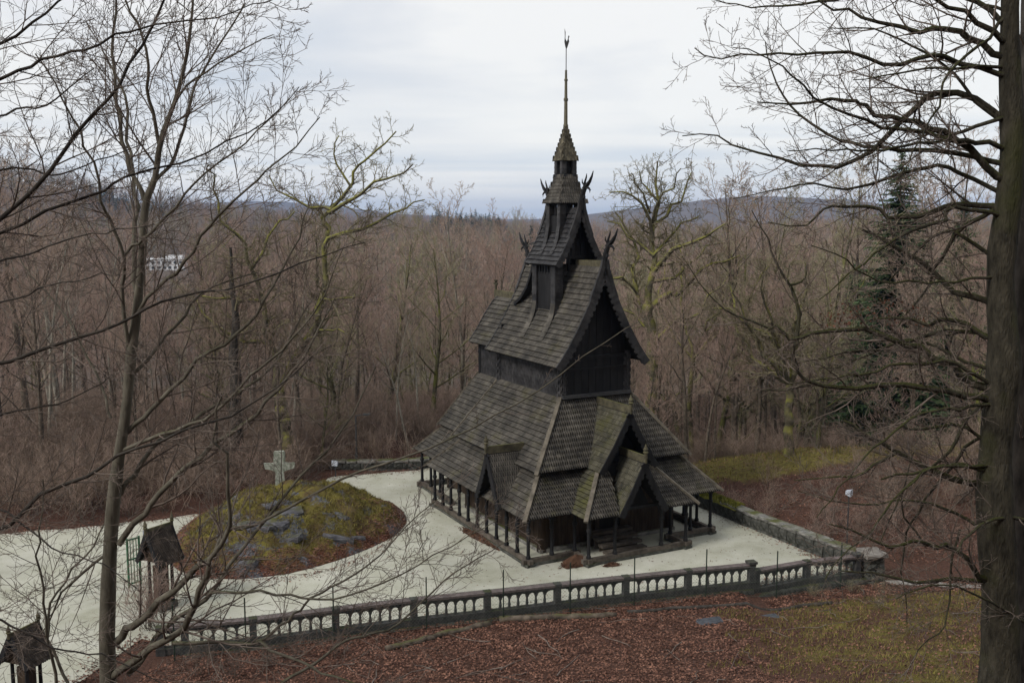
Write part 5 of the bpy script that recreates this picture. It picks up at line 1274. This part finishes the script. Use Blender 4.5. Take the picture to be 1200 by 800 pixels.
def finish(name, w, label, bark, twig, group=None, d_base=None, trunk_lv=(0, 1)):
    first = w.b[0][0][0][0] if 0 in w.b else w.b[1][0][0][0]
    base = Vector((first[0], first[1], ground(first[0], first[1])))
    o = empty(name, base, 0, label, 'tree', group)
    sh = lambda it: [([(p[0] - base.x, p[1] - base.y, p[2] - base.z) for p in pp], rr) for pp, rr in it]
    tl = [b for l in trunk_lv for b in sh(w.b.get(l, []))]
    link('trunk', tubes_mesh('trunk', tl, 12), M[bark], o)
    cl = [b for l in sorted(w.b) if l not in trunk_lv for b in sh(w.b[l])]
    if cl: link('crown', tubes_mesh('crown', cl, 4), M[twig], o)
    return o
def to_ground(px, y):
    """continue a trunk straight down to the ground"""
    p = aty(px[0][0], px[0][1], y); return p
def trunk(w, px, d, r, P):
    """px: (x, y, width) from the frame bottom upward; prolonged down to the ground"""
    pts = [(*aty(x, y, d), wd_ / 2 * d / F_PX) for x, y, wd_ in px]; b = pts[0]; g = ground(b[0], b[1])
    if b[2] > g: pts = [(b[0], b[1], g - .4, b[3] * 1.45), (b[0], b[1], g + .35, b[3] * 1.12)] + pts
    q = catmull(pts, 46); ph = [r.uniform(0, 6) for _ in range(4)]
    w.add(0, [(p[0] + p[3] * .16 * math.sin(i * .55 + ph[0]) , p[1] + p[3] * .12 * math.sin(i * .7 + ph[1]), p[2]) for i, p in enumerate(q)], [p[3] * (1 + .05 * math.sin(i * .9 + ph[2]) + .035 * math.sin(i * 2.1 + ph[3])) for i, p in enumerate(q)])

def left_tree():
    r = random.Random(31); w = Wood(); d = 14.0; P = near_P(1.5, 3.4, 7, 5, .0030)
    trunk(w, [(127, 800, 19), (128, 700, 18), (131, 620, 17), (132, 590, 16), (138, 540, 14), (148, 480, 12.5), (155, 410, 12), (160, 370, 11), (166, 300, 9.5), (170, 240, 8.5), (182, 209, 7.5), (187, 175, 6.5), (193, 150, 6), (207, 111, 5), (219, 64, 4), (225, 20, 3), (228, -30, 2)], d, r, P)
    spawn(w, r, w.b[0][0][0][28:], w.b[0][0][1][28:], 1, P)
    L = [([(169, 235), (157, 206), (145, 162), (135, 115), (133, 67), (137, 0), (140, -40)], 5.5, 2, .15),
         ([(187, 172), (180, 142), (172, 108), (176, 75), (165, 38), (147, 0), (135, -30)], 4.5, 1.8, -.2),
         ([(182, 212), (203, 189), (216, 148), (228, 100), (240, 80), (262, 45), (290, 5)], 4.2, 1.5, .25),
         ([(196, 140), (215, 105), (240, 85), (280, 60), (320, 40)], 3, 1, -.3),
         ([(160, 350), (157, 330), (158, 290), (160, 250), (157, 200), (150, 160), (146, 110), (120, 60)], 6.5, 2, .3),
         ([(150, 415), (146, 370), (142, 325), (145, 300), (133, 265), (122, 240), (108, 190), (90, 150), (70, 105), (40, 60)], 5, 1.4, -.25),
         ([(145, 300), (160, 285), (178, 272), (202, 245), (232, 210), (270, 180), (305, 150), (340, 118)], 3.6, 1.2, -.3),
         ([(158, 392), (165, 360), (185, 335), (215, 310), (240, 270), (265, 245), (300, 215), (335, 180), (372, 138)], 5, 1.2, -.2),
         ([(151, 440), (163, 430), (190, 402), (210, 377), (232, 350), (262, 330), (300, 318)], 4.5, 1.5, .35),
         ([(142, 513), (165, 492), (189, 469), (229, 425), (270, 398), (300, 365), (330, 320), (352, 270), (365, 230)], 6, 1.4, .1),
         ([(140, 530), (170, 515), (200, 505), (240, 490), (280, 460), (300, 435), (330, 410), (360, 375), (385, 330), (400, 290)], 5, 1.2, -.3),
         ([(131, 588), (142, 575), (157, 552), (187, 519), (215, 500), (255, 475), (300, 445), (340, 400), (365, 350)], 6.5, 1.4, .3),
         ([(139, 638), (161, 609), (185, 582), (210, 556), (240, 530), (281, 500), (310, 470), (345, 430), (375, 385), (395, 350)], 8, 1.6, .0),
         ([(136, 752), (150, 738), (176, 714), (210, 687), (244, 654), (266, 624), (285, 618)], 10, 6, -.12), ([(284, 618), (300, 614), (350, 588), (400, 563), (460, 540), (520, 518), (580, 487), (640, 452), (700, 405), (757, 374)], 3.6, .8, -.12, 1),
         ([(127, 796), (161, 770), (202, 747), (225, 717), (240, 680), (251, 646), (268, 620), (267, 582), (262, 538), (252, 500), (258, 470)], 10, 2.2, -.3),
         ([(150, 790), (175, 758), (205, 728), (240, 700), (275, 655), (310, 610), (350, 560), (390, 520), (420, 470), (440, 430)], 6.5, 1.4, .3),
         ([(240, 696), (263, 693), (307, 694), (355, 701), (410, 698), (470, 672), (530, 640), (580, 608)], 3.6, 1.0, -.1),
         ([(202, 753), (245, 751), (282, 754), (307, 753), (318, 764), (346, 773), (373, 788), (401, 797), (440, 812)], 5, 2.2, -.2),
         ([(300, 751), (326, 735), (348, 717), (366, 700), (400, 682), (440, 655), (480, 612), (520, 580)], 3.6, 1, .1),
         ([(330, 800), (372, 774), (405, 750), (440, 742), (480, 720), (520, 680), (560, 655), (600, 632)], 4, 1.0, .2),
         ([(130, 490), (120, 462), (105, 425), (82, 378), (60, 350), (38, 325), (20, 298)], 3.4, 1.3, .2),
         ([(132, 645), (118, 652), (95, 672), (75, 690), (60, 720), (45, 745)], 4, 1.5, .2),
         ([(66, 800), (58, 755), (52, 700), (45, 640), (48, 600), (52, 560)], 4, 1.5, -.2),
         ([(80, 800), (62, 762), (55, 720), (75, 680), (110, 640), (125, 600)], 4, 1.6, .1)]
    for px, a, b, sl, *thin in L: limb(w, 1, px, a, b, d, sl, near_P(.45, 1.6, 3, 2, .003) if thin else P, r)
    finish('bare_tree', w, 'near slender grey-barked bare tree with wide reaching limbs over the gate', 'bark', 'twig_near')
left_tree()
def edge_tree():
    r = random.Random(37); w = Wood(); d = 10.0; P = near_P(1.1, 4.2, 7, 5, .0023)
    trunk(w, [(-120, 900, 40), (-115, 700, 36), (-105, 500, 32), (-95, 350, 27), (-80, 200, 20), (-60, 60, 14), (-40, -80, 9)], d, r, P)
    L = [([(-95, 330), (-60, 290), (0, 255), (40, 223), (81, 165), (128, 115), (165, 57), (192, 0), (205, -30)], 6.5, 2.4, .1),
         ([(-95, 345), (-50, 298), (10, 270), (74, 240), (115, 226), (152, 206), (236, 182), (300, 150), (350, 105)], 5, 1.0, .2),
         ([(-70, 120), (0, 92), (50, 70), (110, 55), (152, 37), (270, 17), (320, 0)], 4.5, 1, -.2),
         ([(-62, 70), (0, 50), (70, 3), (100, -30)], 4.5, 1.8, .2),
         ([(-100, 470), (-55, 440), (0, 425), (91, 398), (148, 375), (182, 358), (236, 341), (300, 328), (370, 302), (430, 285)], 5.5, 1.0, .15),
         ([(-112, 680), (-55, 645), (0, 618), (49, 582), (109, 552), (150, 530), (210, 507), (280, 480), (340, 440), (385, 402)], 6.5, 1.1, .1),
         ([(-90, 300), (-30, 310), (30, 300), (80, 280), (130, 272), (180, 262)], 3.5, 1, -.3), ([(-85, 250), (-20, 205), (30, 195), (70, 205), (120, 185), (170, 170)], 3.5, 1, .3),
         ([(-100, 430), (-40, 370), (20, 350), (80, 330), (140, 322)], 3.2, 1, -.2), ([(-104, 520), (-40, 500), (20, 482), (80, 470), (130, 440)], 3.4, 1, .3),
         ([(-105, 600), (-50, 590), (10, 600), (60, 640), (120, 660), (160, 690)], 3.4, 1, -.2), ([(-78, 190), (-20, 150), (20, 130), (60, 120), (110, 80)], 3.8, 1.2, -.2),
         ([(-110, 720), (-40, 715), (20, 735), (70, 760), (130, 770), (190, 800)], 3.6, 1.2, .2)]
    for px, a, b, sl in L: limb(w, 1, px, a, b, d, sl, P, r)
    finish('bare_tree', w, 'near dark-limbed tree whose bare boughs reach in over the gravel road', 'bark_dark', 'twig_near')
edge_tree()
def right_tree():
    r = random.Random(41); w = Wood(); d = 17.0; P = near_P(1.4, 3.0, 6, 4, .0036, .045)
    trunk(w, [(1171, 800, 46), (1169, 700, 43), (1168, 600, 41), (1170, 500, 38), (1173, 420, 36), (1175, 330, 31), (1180, 250, 29), (1184, 150, 26), (1185, 60, 22), (1184, -60, 18), (1180, -160, 13)], d, r, P)
    L = [([(1156, 455), (1135, 445), (1110, 425), (1075, 408), (1040, 393), (1000, 388), (960, 390), (935, 396), (918, 387), (900, 384)], 11, 4, .15),
         ([(934, 394), (933, 356), (926, 334), (916, 318), (906, 298), (896, 278), (880, 248)], 5, 1.4, .1), ([(926, 334), (938, 330), (944, 322), (946, 310)], 3.5, 1.5, .2),
         ([(900, 384), (870, 372), (850, 362), (820, 330), (800, 300)], 3, 1, .1),
         ([(1155, 467), (1120, 462), (1080, 454), (1030, 453), (990, 452), (955, 450), (940, 440), (932, 425), (933, 405)], 9, 4.5, -.2), ([(950, 451), (925, 456), (900, 457), (885, 457)], 4, 1.8, .2),
         ([(1152, 566), (1120, 560), (1080, 545), (1050, 530), (1020, 512), (1005, 500), (988, 494)], 10, 4, .2), ([(1150, 550), (1115, 545), (1085, 548), (1060, 555), (1030, 562)], 7, 2.5, -.3), ([(1050, 530), (1025, 545), (1000, 558), (970, 560), (930, 562)], 4.5, 1.4, .2),
         ([(1157, 394), (1130, 380), (1110, 377), (1085, 380), (1060, 372), (1020, 375)], 8, 2.5, .25), ([(1158, 352), (1130, 345), (1105, 330), (1085, 312), (1060, 295), (1035, 280), (1010, 270)], 9, 4, .3),
         ([(1168, 204), (1140, 180), (1110, 157), (1080, 146), (1054, 140), (1031, 133), (1012, 124), (1001, 118), (968, 116), (930, 122), (890, 118)], 10, 2, -.15),
         ([(1174, 186), (1136, 184), (1091, 176), (1042, 174), (1005, 169), (975, 157), (941, 139), (919, 116), (904, 82), (896, 50)], 7, 1.6, .2),
         ([(1172, 133), (1147, 116), (1117, 109), (1091, 111), (1072, 124), (1050, 142), (1039, 161), (1020, 180), (990, 195), (960, 195), (930, 191), (892, 182), (855, 169), (829, 158), (800, 160)], 9, 1.5, .1),
         ([(1174, 168), (1140, 168), (1117, 165), (1080, 154), (1042, 150), (1005, 139), (960, 120), (930, 90), (900, 70), (860, 55)], 6.5, 1.3, -.3),
         ([(1178, 62), (1140, 45), (1110, 34), (1072, 34), (1020, 22), (982, 11), (950, -5)], 9, 2.5, .1), ([(1180, 40), (1136, 22), (1099, 4), (1060, -25)], 8, 3, -.2),
         ([(1176, 84), (1129, 75), (1102, 64), (1080, 69), (1042, 75), (1005, 67), (967, 64), (930, 64), (885, 62), (844, 69), (815, 58)], 7, 1.4, -.1),
         ([(1178, 20), (1120, -10), (1060, -20), (1000, -5), (940, 5), (880, 8), (840, 0)], 7, 1.4, .25),
         ([(1166, 238), (1132, 238), (1106, 242), (1072, 255), (1042, 255), (1020, 240), (990, 243), (965, 245), (945, 262), (900, 262)], 8, 1.6, .2), ([(1164, 249), (1117, 244), (1102, 259), (1057, 277), (1024, 300), (990, 325), (960, 350)], 6, 1.6, -.25),
         ([(1166, 300), (1140, 285), (1115, 272), (1095, 275), (1070, 300), (1045, 330)], 6, 1.8, .3), ([(1170, 222), (1130, 205), (1100, 195), (1070, 200), (1030, 212), (990, 222), (950, 215), (910, 225), (860, 232)], 6, 1.2, .25),
         ([(1150, 676), (1141, 672), (1130, 650), (1110, 642), (1095, 639), (1075, 632), (1055, 639), (1037, 640), (1007, 627), (975, 612)], 8, 2, -.3), ([(1150, 682), (1120, 676), (1100, 681), (1060, 679), (1037, 675), (1015, 671), (985, 669)], 6.5, 2.2, .1),
         ([(1208, 733), (1175, 715), (1140, 695), (1112, 684), (1080, 690), (1050, 700)], 4, 1.4, -.6), ([(1212, 612), (1175, 605), (1150, 614), (1132, 627), (1122, 645)], 5, 3.5, -.6),
         ([(1125, 620), (1115, 660), (1112, 700), (1106, 735), (1080, 755), (1060, 790)], 3.2, 1.6, -.2), ([(1085, 640), (1062, 610), (1055, 590), (1062, 560), (1070, 530)], 3, 1.4, -.2), ([(1155, 520), (1130, 500), (1100, 498), (1070, 505), (1040, 490), (1010, 470), (990, 440)], 5, 1.4, .2),
         ([(1155, 430), (1120, 418), (1090, 402), (1060, 398), (1030, 410), (1000, 425), (960, 432)], 5, 1.4, .35), ([(1150, 620), (1120, 600), (1090, 590), (1050, 585), (1010, 590), (970, 585), (935, 575)], 5, 1.3, .3)]
    tx = lambda y: 1184 - .0165 * max(0, min(700, y)) + .004 * max(0, y - 300)
    for px, a, b, sl in L:
        if 1140 < px[0][0] < 1185: px = [(tx(px[0][1]), px[0][1] + 7), (tx(px[0][1]) - 9, px[0][1] + 4)] + [q for q in px if q[0] < tx(px[0][1]) - 16]
        limb(w, 1, px, a * .95, b * .75, d, sl, P, r)
    for k in range(13):
        y0 = r.uniform(-60, 660); x0 = tx(y0) - 4; n_ = r.randrange(5, 9); a = r.gauss(.10 if y0 < 250 else -.12, .30); pts = [(x0, y0)]
        for i in range(n_): a += r.gauss(-.05 if y0 > 250 else .0, .20); pts.append((pts[-1][0] - r.uniform(24, 42) * math.cos(a), pts[-1][1] - 34 * math.sin(a)))
        limb(w, 1, pts, r.uniform(3.5, 6.5), 1.1, d, r.uniform(-.55, .6), P, r)
    o = finish('beech_tree', w, 'massive near beech with dark trunk and many bare horizontal limbs', 'bark_near', 'twig_near')
    lv = MB(); base = o.location
    for k in range(240):                                         # dry leaves still hanging on one limb
        t = r.random(); px, py = 965 + 130 * t + r.gauss(0, 12), 385 - 30 * math.sin(t * 3.1) * r.random() - 12 * r.random() + r.gauss(0, 6)
        p = aty(px, py, d + r.uniform(.3, 1.4)) - base; a = r.uniform(0, 6.28); s = r.uniform(.018, .034); u = V3(math.cos(a), r.gauss(0, .5), math.sin(a)).normalized() * s; v = V3(-math.sin(a), r.gauss(0, .5), math.cos(a)).normalized() * s * .6
        lv.add([p - u, p - v, p + u, p + v], [(0, 1, 2, 3)])
    lv.build('dry_leaves', M['beechleaf'], o, kind='stuff')
    w2 = Wood(); trunk(w2, [(1200, 800, 30), (1198, 600, 28), (1196, 450, 26), (1199, 300, 24), (1203, 150, 22), (1206, 0, 19), (1208, -120, 14)], 18.6, r, P)
    spawn(w2, r, w2.b[0][0][0][16:], w2.b[0][0][1][16:], 1, near_P(1.4, 1.2, 4, 2, .0042))
    finish('beech_tree', w2, 'slimmer dark trunk standing close behind the massive beech', 'bark_dark', 'twig_near')
right_tree()
def mossy_P(a2, d2, rm, n3=7, n4=5):
    p = near_P(a2, d2, n3, n4, rm, .05, 52); p['shape'][2]['wob'] = .30; p['shape'][3]['wob'] = .32; p['shape'][4]['wob'] = .3; p[1]['rmax'] = .07; p['crook'] = .10; return p
def mossy_oaks():
    r = random.Random(51); w = Wood(); d = 61.5; P = mossy_P(2.5, 2.4, .009)
    trunk(w, [(335, 548, 17), (336, 509, 15), (330, 480, 14), (327, 460, 13)], d, r, P)
    for px, a, b, sl in [([(327, 462), (338, 437), (361, 396), (374, 355), (377, 319), (379, 278), (387, 247), (410, 222), (420, 196), (441, 181), (462, 158)], 10, 1.6, .1),
            ([(385, 250), (402, 236), (425, 229), (439, 216), (466, 206), (486, 192)], 5, 1.4, -.2), ([(379, 290), (395, 275), (425, 266), (452, 251), (480, 243), (502, 235)], 5, 1.3, .3), ([(388, 246), (375, 243), (351, 241), (330, 225), (315, 205)], 4, 1.3, .3), ([(412, 220), (400, 200), (392, 180), (398, 160)], 3, 1.2, .3),
            ([(327, 464), (320, 430), (318, 400), (305, 350), (292, 309), (277, 273), (259, 242), (251, 212), (240, 195)], 8.5, 1.6, -.15), ([(318, 405), (300, 402), (280, 398), (262, 390), (240, 372), (226, 352)], 5, 1.6, .2), ([(306, 352), (288, 352), (262, 352), (240, 350)], 4.5, 2, -.3), ([(295, 315), (315, 285), (330, 260), (345, 250)], 4, 1.5, .3), ([(375, 350), (400, 350), (415, 345)], 4, 1.5, .4), ([(362, 396), (385, 385), (405, 392)], 3.5, 1.4, -.4)]: limb(w, 1, px, a, b, d, sl, P, r)
    finish('oak_tree', w, 'gnarled mossy oak with crooked yellow-green limbs behind the stone cross', 'oakbark', 'twig_mossy')
    w = Wood(); trunk(w, [(275, 568, 17), (276, 520, 16), (277, 457, 14), (274, 420, 12), (276, 380, 9), (272, 330, 5), (270, 290, 3)], 60.5, r, P); spawn(w, r, w.b[0][0][0][20:], w.b[0][0][1][20:], 1, mossy_P(3, 1.6, .011))
    finish('bare_tree', w, 'straight dark trunk standing left of the stone cross', 'bark_dark', 'twig_mossy')
    w = Wood(); d = 75.0; P = mossy_P(2.7, 2.3, .010)
    trunk(w, [(765, 495, 17), (765, 450, 16), (765, 406, 14), (760, 372, 13), (759, 355, 12)], d, r, P)
    for px, a, b, sl in [([(759, 357), (762, 324), (765, 299), (765, 278), (770, 245), (772, 215), (770, 192)], 9, 1.6, .1), ([(765, 282), (762, 250), (744, 232), (731, 227), (712, 225)], 5, 1.3, -.2), ([(765, 319), (783, 299), (813, 288), (834, 273), (850, 262)], 6.5, 1.6, -.2), ([(760, 362), (775, 347), (793, 338), (824, 319), (842, 308), (870, 302)], 7.5, 1.6, .2),
            ([(762, 378), (757, 376), (747, 340), (739, 309), (747, 283), (731, 265), (722, 245)], 6.5, 1.5, .3), ([(748, 345), (731, 327), (716, 328), (705, 335)], 4.5, 1.6, -.3), ([(768, 262), (785, 245), (800, 225), (808, 205)], 4, 1.3, .3), ([(765, 300), (790, 272), (800, 262), (820, 255)], 4, 1.4, .4), ([(766, 400), (790, 380), (815, 372), (838, 345), (850, 330)], 5, 1.4, -.3), ([(771, 235), (757, 215), (745, 205)], 3, 1.2, .2), ([(764, 262), (775, 232), (790, 215), (796, 196)], 3.2, 1.2, -.4), ([(766, 300), (740, 280), (722, 262), (708, 255)], 4, 1.2, .4), ([(765, 330), (795, 318), (815, 305), (828, 290), (848, 285)], 4, 1.2, .5), ([(762, 250), (748, 220), (738, 200)], 3, 1.1, -.3), ([(768, 390), (745, 372), (728, 362), (712, 366)], 4, 1.3, .3)]: limb(w, 1, px, a, b, d, sl, P, r)
    finish('oak_tree', w, 'gnarled mossy oak with yellow-green limbs rising behind the church', 'oakbark', 'twig_mossy')
    for sd_, px0, d, lab in ((3, [(925, 545, 13), (924, 500, 11), (926, 450, 9)], 64, 'mossy tree with crooked limbs on the grassy bank'), (4, [(812, 540, 6), (808, 480, 5.5), (812, 420, 5)], 82, 'thin mossy tree behind the right corner of the church')):
        w = Wood(); trunk(w, px0, d, r, P); x, y, q = px0[-1]
        for k in range(6):
            a = r.uniform(-1.1, 1.1); pts = [(x, y)]; c = a
            for i in range(6): c += r.gauss(0, .3); c *= .85; pts.append((pts[-1][0] + 22 * math.sin(c), pts[-1][1] - 24 * math.cos(c)))
            limb(w, 1, pts, q * .7, 1.3, d, r.uniform(-.4, .4), P, r)
        finish('oak_tree', w, lab, 'oakbark', 'twig_mossy')
mossy_oaks()

# ---- undergrowth
def shrub_proto(seed, H, n=14, rt=.006):
    r = random.Random(seed); w = Wood(); P = {0: dict(n=6, len=.45, ang=38, t0=.2, rr=.6, rmin=rt), 1: dict(n=5, len=.45, ang=40, t0=.15, rr=.7, rmin=rt * .8), 'shape': {0: dict(K=6, wob=.14, up=.03, end=.35, rmin=rt), 1: dict(K=5, wob=.16, up=.04, end=.5, rmin=rt * .8), 2: dict(K=4, wob=.14, up=.02, end=.6, rmin=rt * .6)}}
    for k in range(n):
        a = r.uniform(0, 6.283); t = r.uniform(.1, .75); grow(w, r, (r.gauss(0, .2), r.gauss(0, .2), -.1), vnorm((math.cos(a) * t, math.sin(a) * t, 1)), H * r.uniform(.6, 1.1), rt * 2.2, 0, P)
    return tubes_mesh('stems', w.b[0], 4), tubes_mesh('twigs', w.b[1] + w.b[2], 3)
SHR = [shrub_proto(61, 2.6), shrub_proto(62, 1.9, 18), shrub_proto(63, 3.4, 12)]
def plant_shrubs():
    r = random.Random(71); k = 0; pts = []; tries = 0
    for a, b in SHR: a.materials.append(M['wood_a']); b.materials.append(M['twig'])
    def put(x, y, lab, grp, s, nm='bare_shrub', tw='twig'):
        a, b = SHR[r.randrange(3)]; o = empty(nm, (x, y, ground(x, y)), r.uniform(0, 6.28), lab, 'shrub', grp); o.scale = (s, s, s * r.uniform(.8, 1.1)); link('stems', a, None, o); link('twigs', b, M[tw], o)['kind'] = 'stuff'
    while k < 110 and tries < 9000:
        tries += 1; y = r.uniform(50, 80); x = r.uniform(-.56, .1) * y; q = plaza_sd(x, y)
        if q < .7 or q > 16 or not in_frame(x, y)[0]: continue
        if any((x - a) ** 2 + (y - b) ** 2 < 1.6 for a, b in pts): continue
        pts.append((x, y)); k += 1; put(x, y, 'bare brown undergrowth shrub along the back edge of the gravel', 'undergrowth behind the gravel', r.uniform(.7, 1.25), tw=r.choice(('twig', 'twig_b', 'twig')))
    k = 0
    while k < 90 and tries < 20000:
        tries += 1; y = r.uniform(46, 72); x = r.uniform(10, .58 * y); q = (Vector((x, y, 0)) - WALL_A).dot(wn)
        if q < 1.2 or not in_frame(x, y)[0] or (y > 58 and r.random() < .75): continue
        if any((x - a) ** 2 + (y - b) ** 2 < 1.2 for a, b in pts): continue
        pts.append((x, y)); k += 1; put(x, y, 'bare russet shrub on the leafy bank beyond the stone wall', 'shrubs on the right bank', r.uniform(.35, .8), tw=r.choice(('twig_b', 'twig')))
    for px, py, s in ((232, 790, .55), (275, 795, .5), (310, 782, .45), (350, 775, .4), (395, 770, .35), (250, 770, .4)):
        p = on_slope(px, py); put(p.x, p.y, 'tangled bare bramble below the balustrade end', 'brambles below the balustrade', s, 'bramble', 'twig_near')
    for px, py, s in ((955, 700, .35), (1000, 695, .4), (1035, 700, .4), (1030, 715, .3)):
        p = on_slope(px, py); put(p.x, p.y, 'small thorny shrub at the foot of the corner pillar', 'shrubs by the corner pillar', s, 'bare_shrub', 'twig_c')
    gp_ = aty(187, 700, 38.4)
    for k in range(3): put(gp_.x + r.uniform(-.5, .6), gp_.y - .6 - r.random() * .4, 'leafless climbing twigs growing over the roofed gate post', 'twigs on the gate post', .95, 'climbing_shrub', 'twig_b')
plant_shrubs()
def undergrowth():
    r = random.Random(123); src = bpy.data.collections.new('undergrowth_source')
    for k, (sd_, H, n) in enumerate(((91, 3.0, 9), (92, 2.2, 12), (93, 5.5, 4), (94, 4.2, 5))):
        a, b = shrub_proto(sd_, H, n, .009); nv = len(a.vertices)
        va = np.empty(nv * 3, np.float32); a.vertices.foreach_get('co', va); vb = np.empty(len(b.vertices) * 3, np.float32); b.vertices.foreach_get('co', vb)
        fa = np.empty(len(a.loops), np.int32); a.loops.foreach_get('vertex_index', fa); fb = np.empty(len(b.loops), np.int32); b.loops.foreach_get('vertex_index', fb)
        me = np_mesh('brush', np.concatenate([va.reshape(-1, 3), vb.reshape(-1, 3)]), np.concatenate([fa.reshape(-1, 4), fb.reshape(-1, 4) + nv])); me.materials.append(M[('brush', 'brush', 'twig', 'brush')[k]])
        src.objects.link(bpy.data.objects.new('brush', me))
    P, RZ, SCL, IDX = [], [], [], []
    for _ in range(6500):
        y = 50 + 72 * r.random(); x = r.uniform(-.6, .6) * y; ok, px = in_frame(x, y, 30)
        if not ok: continue
        q = plaza_sd(x, y)
        if q < .8: continue
        wr = (Vector((x, y, 0)) - WALL_A).dot(wn)
        if x > 5 and y < 66 and (wr < 6 or px < 1000 or r.random() < .6): continue
        if x > 5 and y < 70 and px < 960: continue
        if 1000 < px < 1140 and 62 < y < 100: continue
        P.append((x, y, ground(x, y) - .1)); RZ.append(r.uniform(0, 6.28)); SCL.append(r.uniform(.35, .8)); IDX.append(r.choices(range(4), (3, 3, 3, 2))[0])
    scatter('undergrowth', 'tangle of brown brush and saplings between the wood trees', src, P, RZ, SCL, IDX); print('brush', len(P))
undergrowth()

# ------------------------------------------------------------------ far buildings
def far_building():
    d = 460.0; x0 = aty(168, 311, d).x; x1 = aty(222, 311, d).x; zt = aty(195, 303, d).z; zb = aty(195, 322, d).z; c = (x0 + x1) / 2; w_ = x1 - x0; h = zt - zb
    o = empty('apartment_building', (c, d, zb), .12, 'white low apartment building among the bare woods', 'building')
    g = ground(c, d)
    MB().box((-w_ * .05, 0, (h - .3 + min(0, g - zb)) / 2 - .0), (w_ * .9, 9, h - min(0, g - zb) - .3)).build('wall', M['white_wall'], o)
    MB().box((-w_ * .05, 0, h - .1), (w_ * .94, 9.8, .35)).build('roof', M['white_wall'], o)
    MB().box((w_ * .2, -1.0, h + .7), (w_ * .35, 6, 1.6)).build('penthouse', M['white_wall'], o)
    for fl in range(3):
        for k in range(8):
            f = MB().box((-w_ * .46 + k * w_ * .115, -4.53, h * (.18 + .30 * fl)), (1.35, .12, 1.15)).build('window', M['window'], o); MB().box((-w_ * .46 + k * w_ * .115, -4.62, h * (.18 + .30 * fl) - .62), (1.5, .12, .10)).build('sill', M['white_wall'], f)
far_building()
def far_houses():
    r = random.Random(81)
    for px, py, d, wv, lab in ((848, 300, 640, 8, 'white gabled house on the far slope right of the mossy oak'), (722, 312, 600, 7, 'pale house glimpsed behind the church spire side'), (905, 312, 700, 9, 'pale grey house far off in the right-hand wood'), (832, 322, 560, 7, 'small white house low on the far slope'), (965, 418, 190, 5, 'white house wall glimpsed through the beech limbs'), (236, 268, 980, 12, 'pale house on the left ridge beyond the woods'), (284, 262, 1050, 14, 'long pale house on the distant left ridge')):
        p = aty(px, py, d); g = ground(p.x, p.y); o = empty('house', (p.x, p.y, min(g, p.z - 4)), r.uniform(-.3, .3), lab, 'house', 'far houses'); h = p.z - min(g, p.z - 4)
        MB().box((0, 0, h / 2), (wv, wv * .8, h)).build('wall', M['white_wall'], o)
        MB().prism([(-wv * .56, h + .02), (wv * .56, h + .02), (0, h + wv * .34)], (V3(1, 0, 0), V3(0, 0, 1)), wv * .9).build('roof', M['house_roof'], o)
        for k in range(3): MB().box((-wv * .3 + k * wv * .3, -wv * .41, h - 1.6), (1.0, .1, 1.2)).build('window', M['window'], o)
far_houses()

# ------------------------------------------------------------------ haze
def haze():
    mb = MB().box((0, 5400, 70), (10300, 11080, 240)); m = bpy.data.materials.new('haze'); m.use_nodes = True; N = m.node_tree.nodes; N.remove(N['Principled BSDF'])
    v = N.new('ShaderNodeVolumePrincipled'); v.inputs['Color'].default_value = (.42, .62, 1.0, 1); v.inputs['Density'].default_value = 1.0e-4; v.inputs['Anisotropy'].default_value = .2
    m.node_tree.links.new(v.outputs[0], N['Material Output'].inputs['Volume'])
    mb.build('haze', m, kind='stuff')
haze()
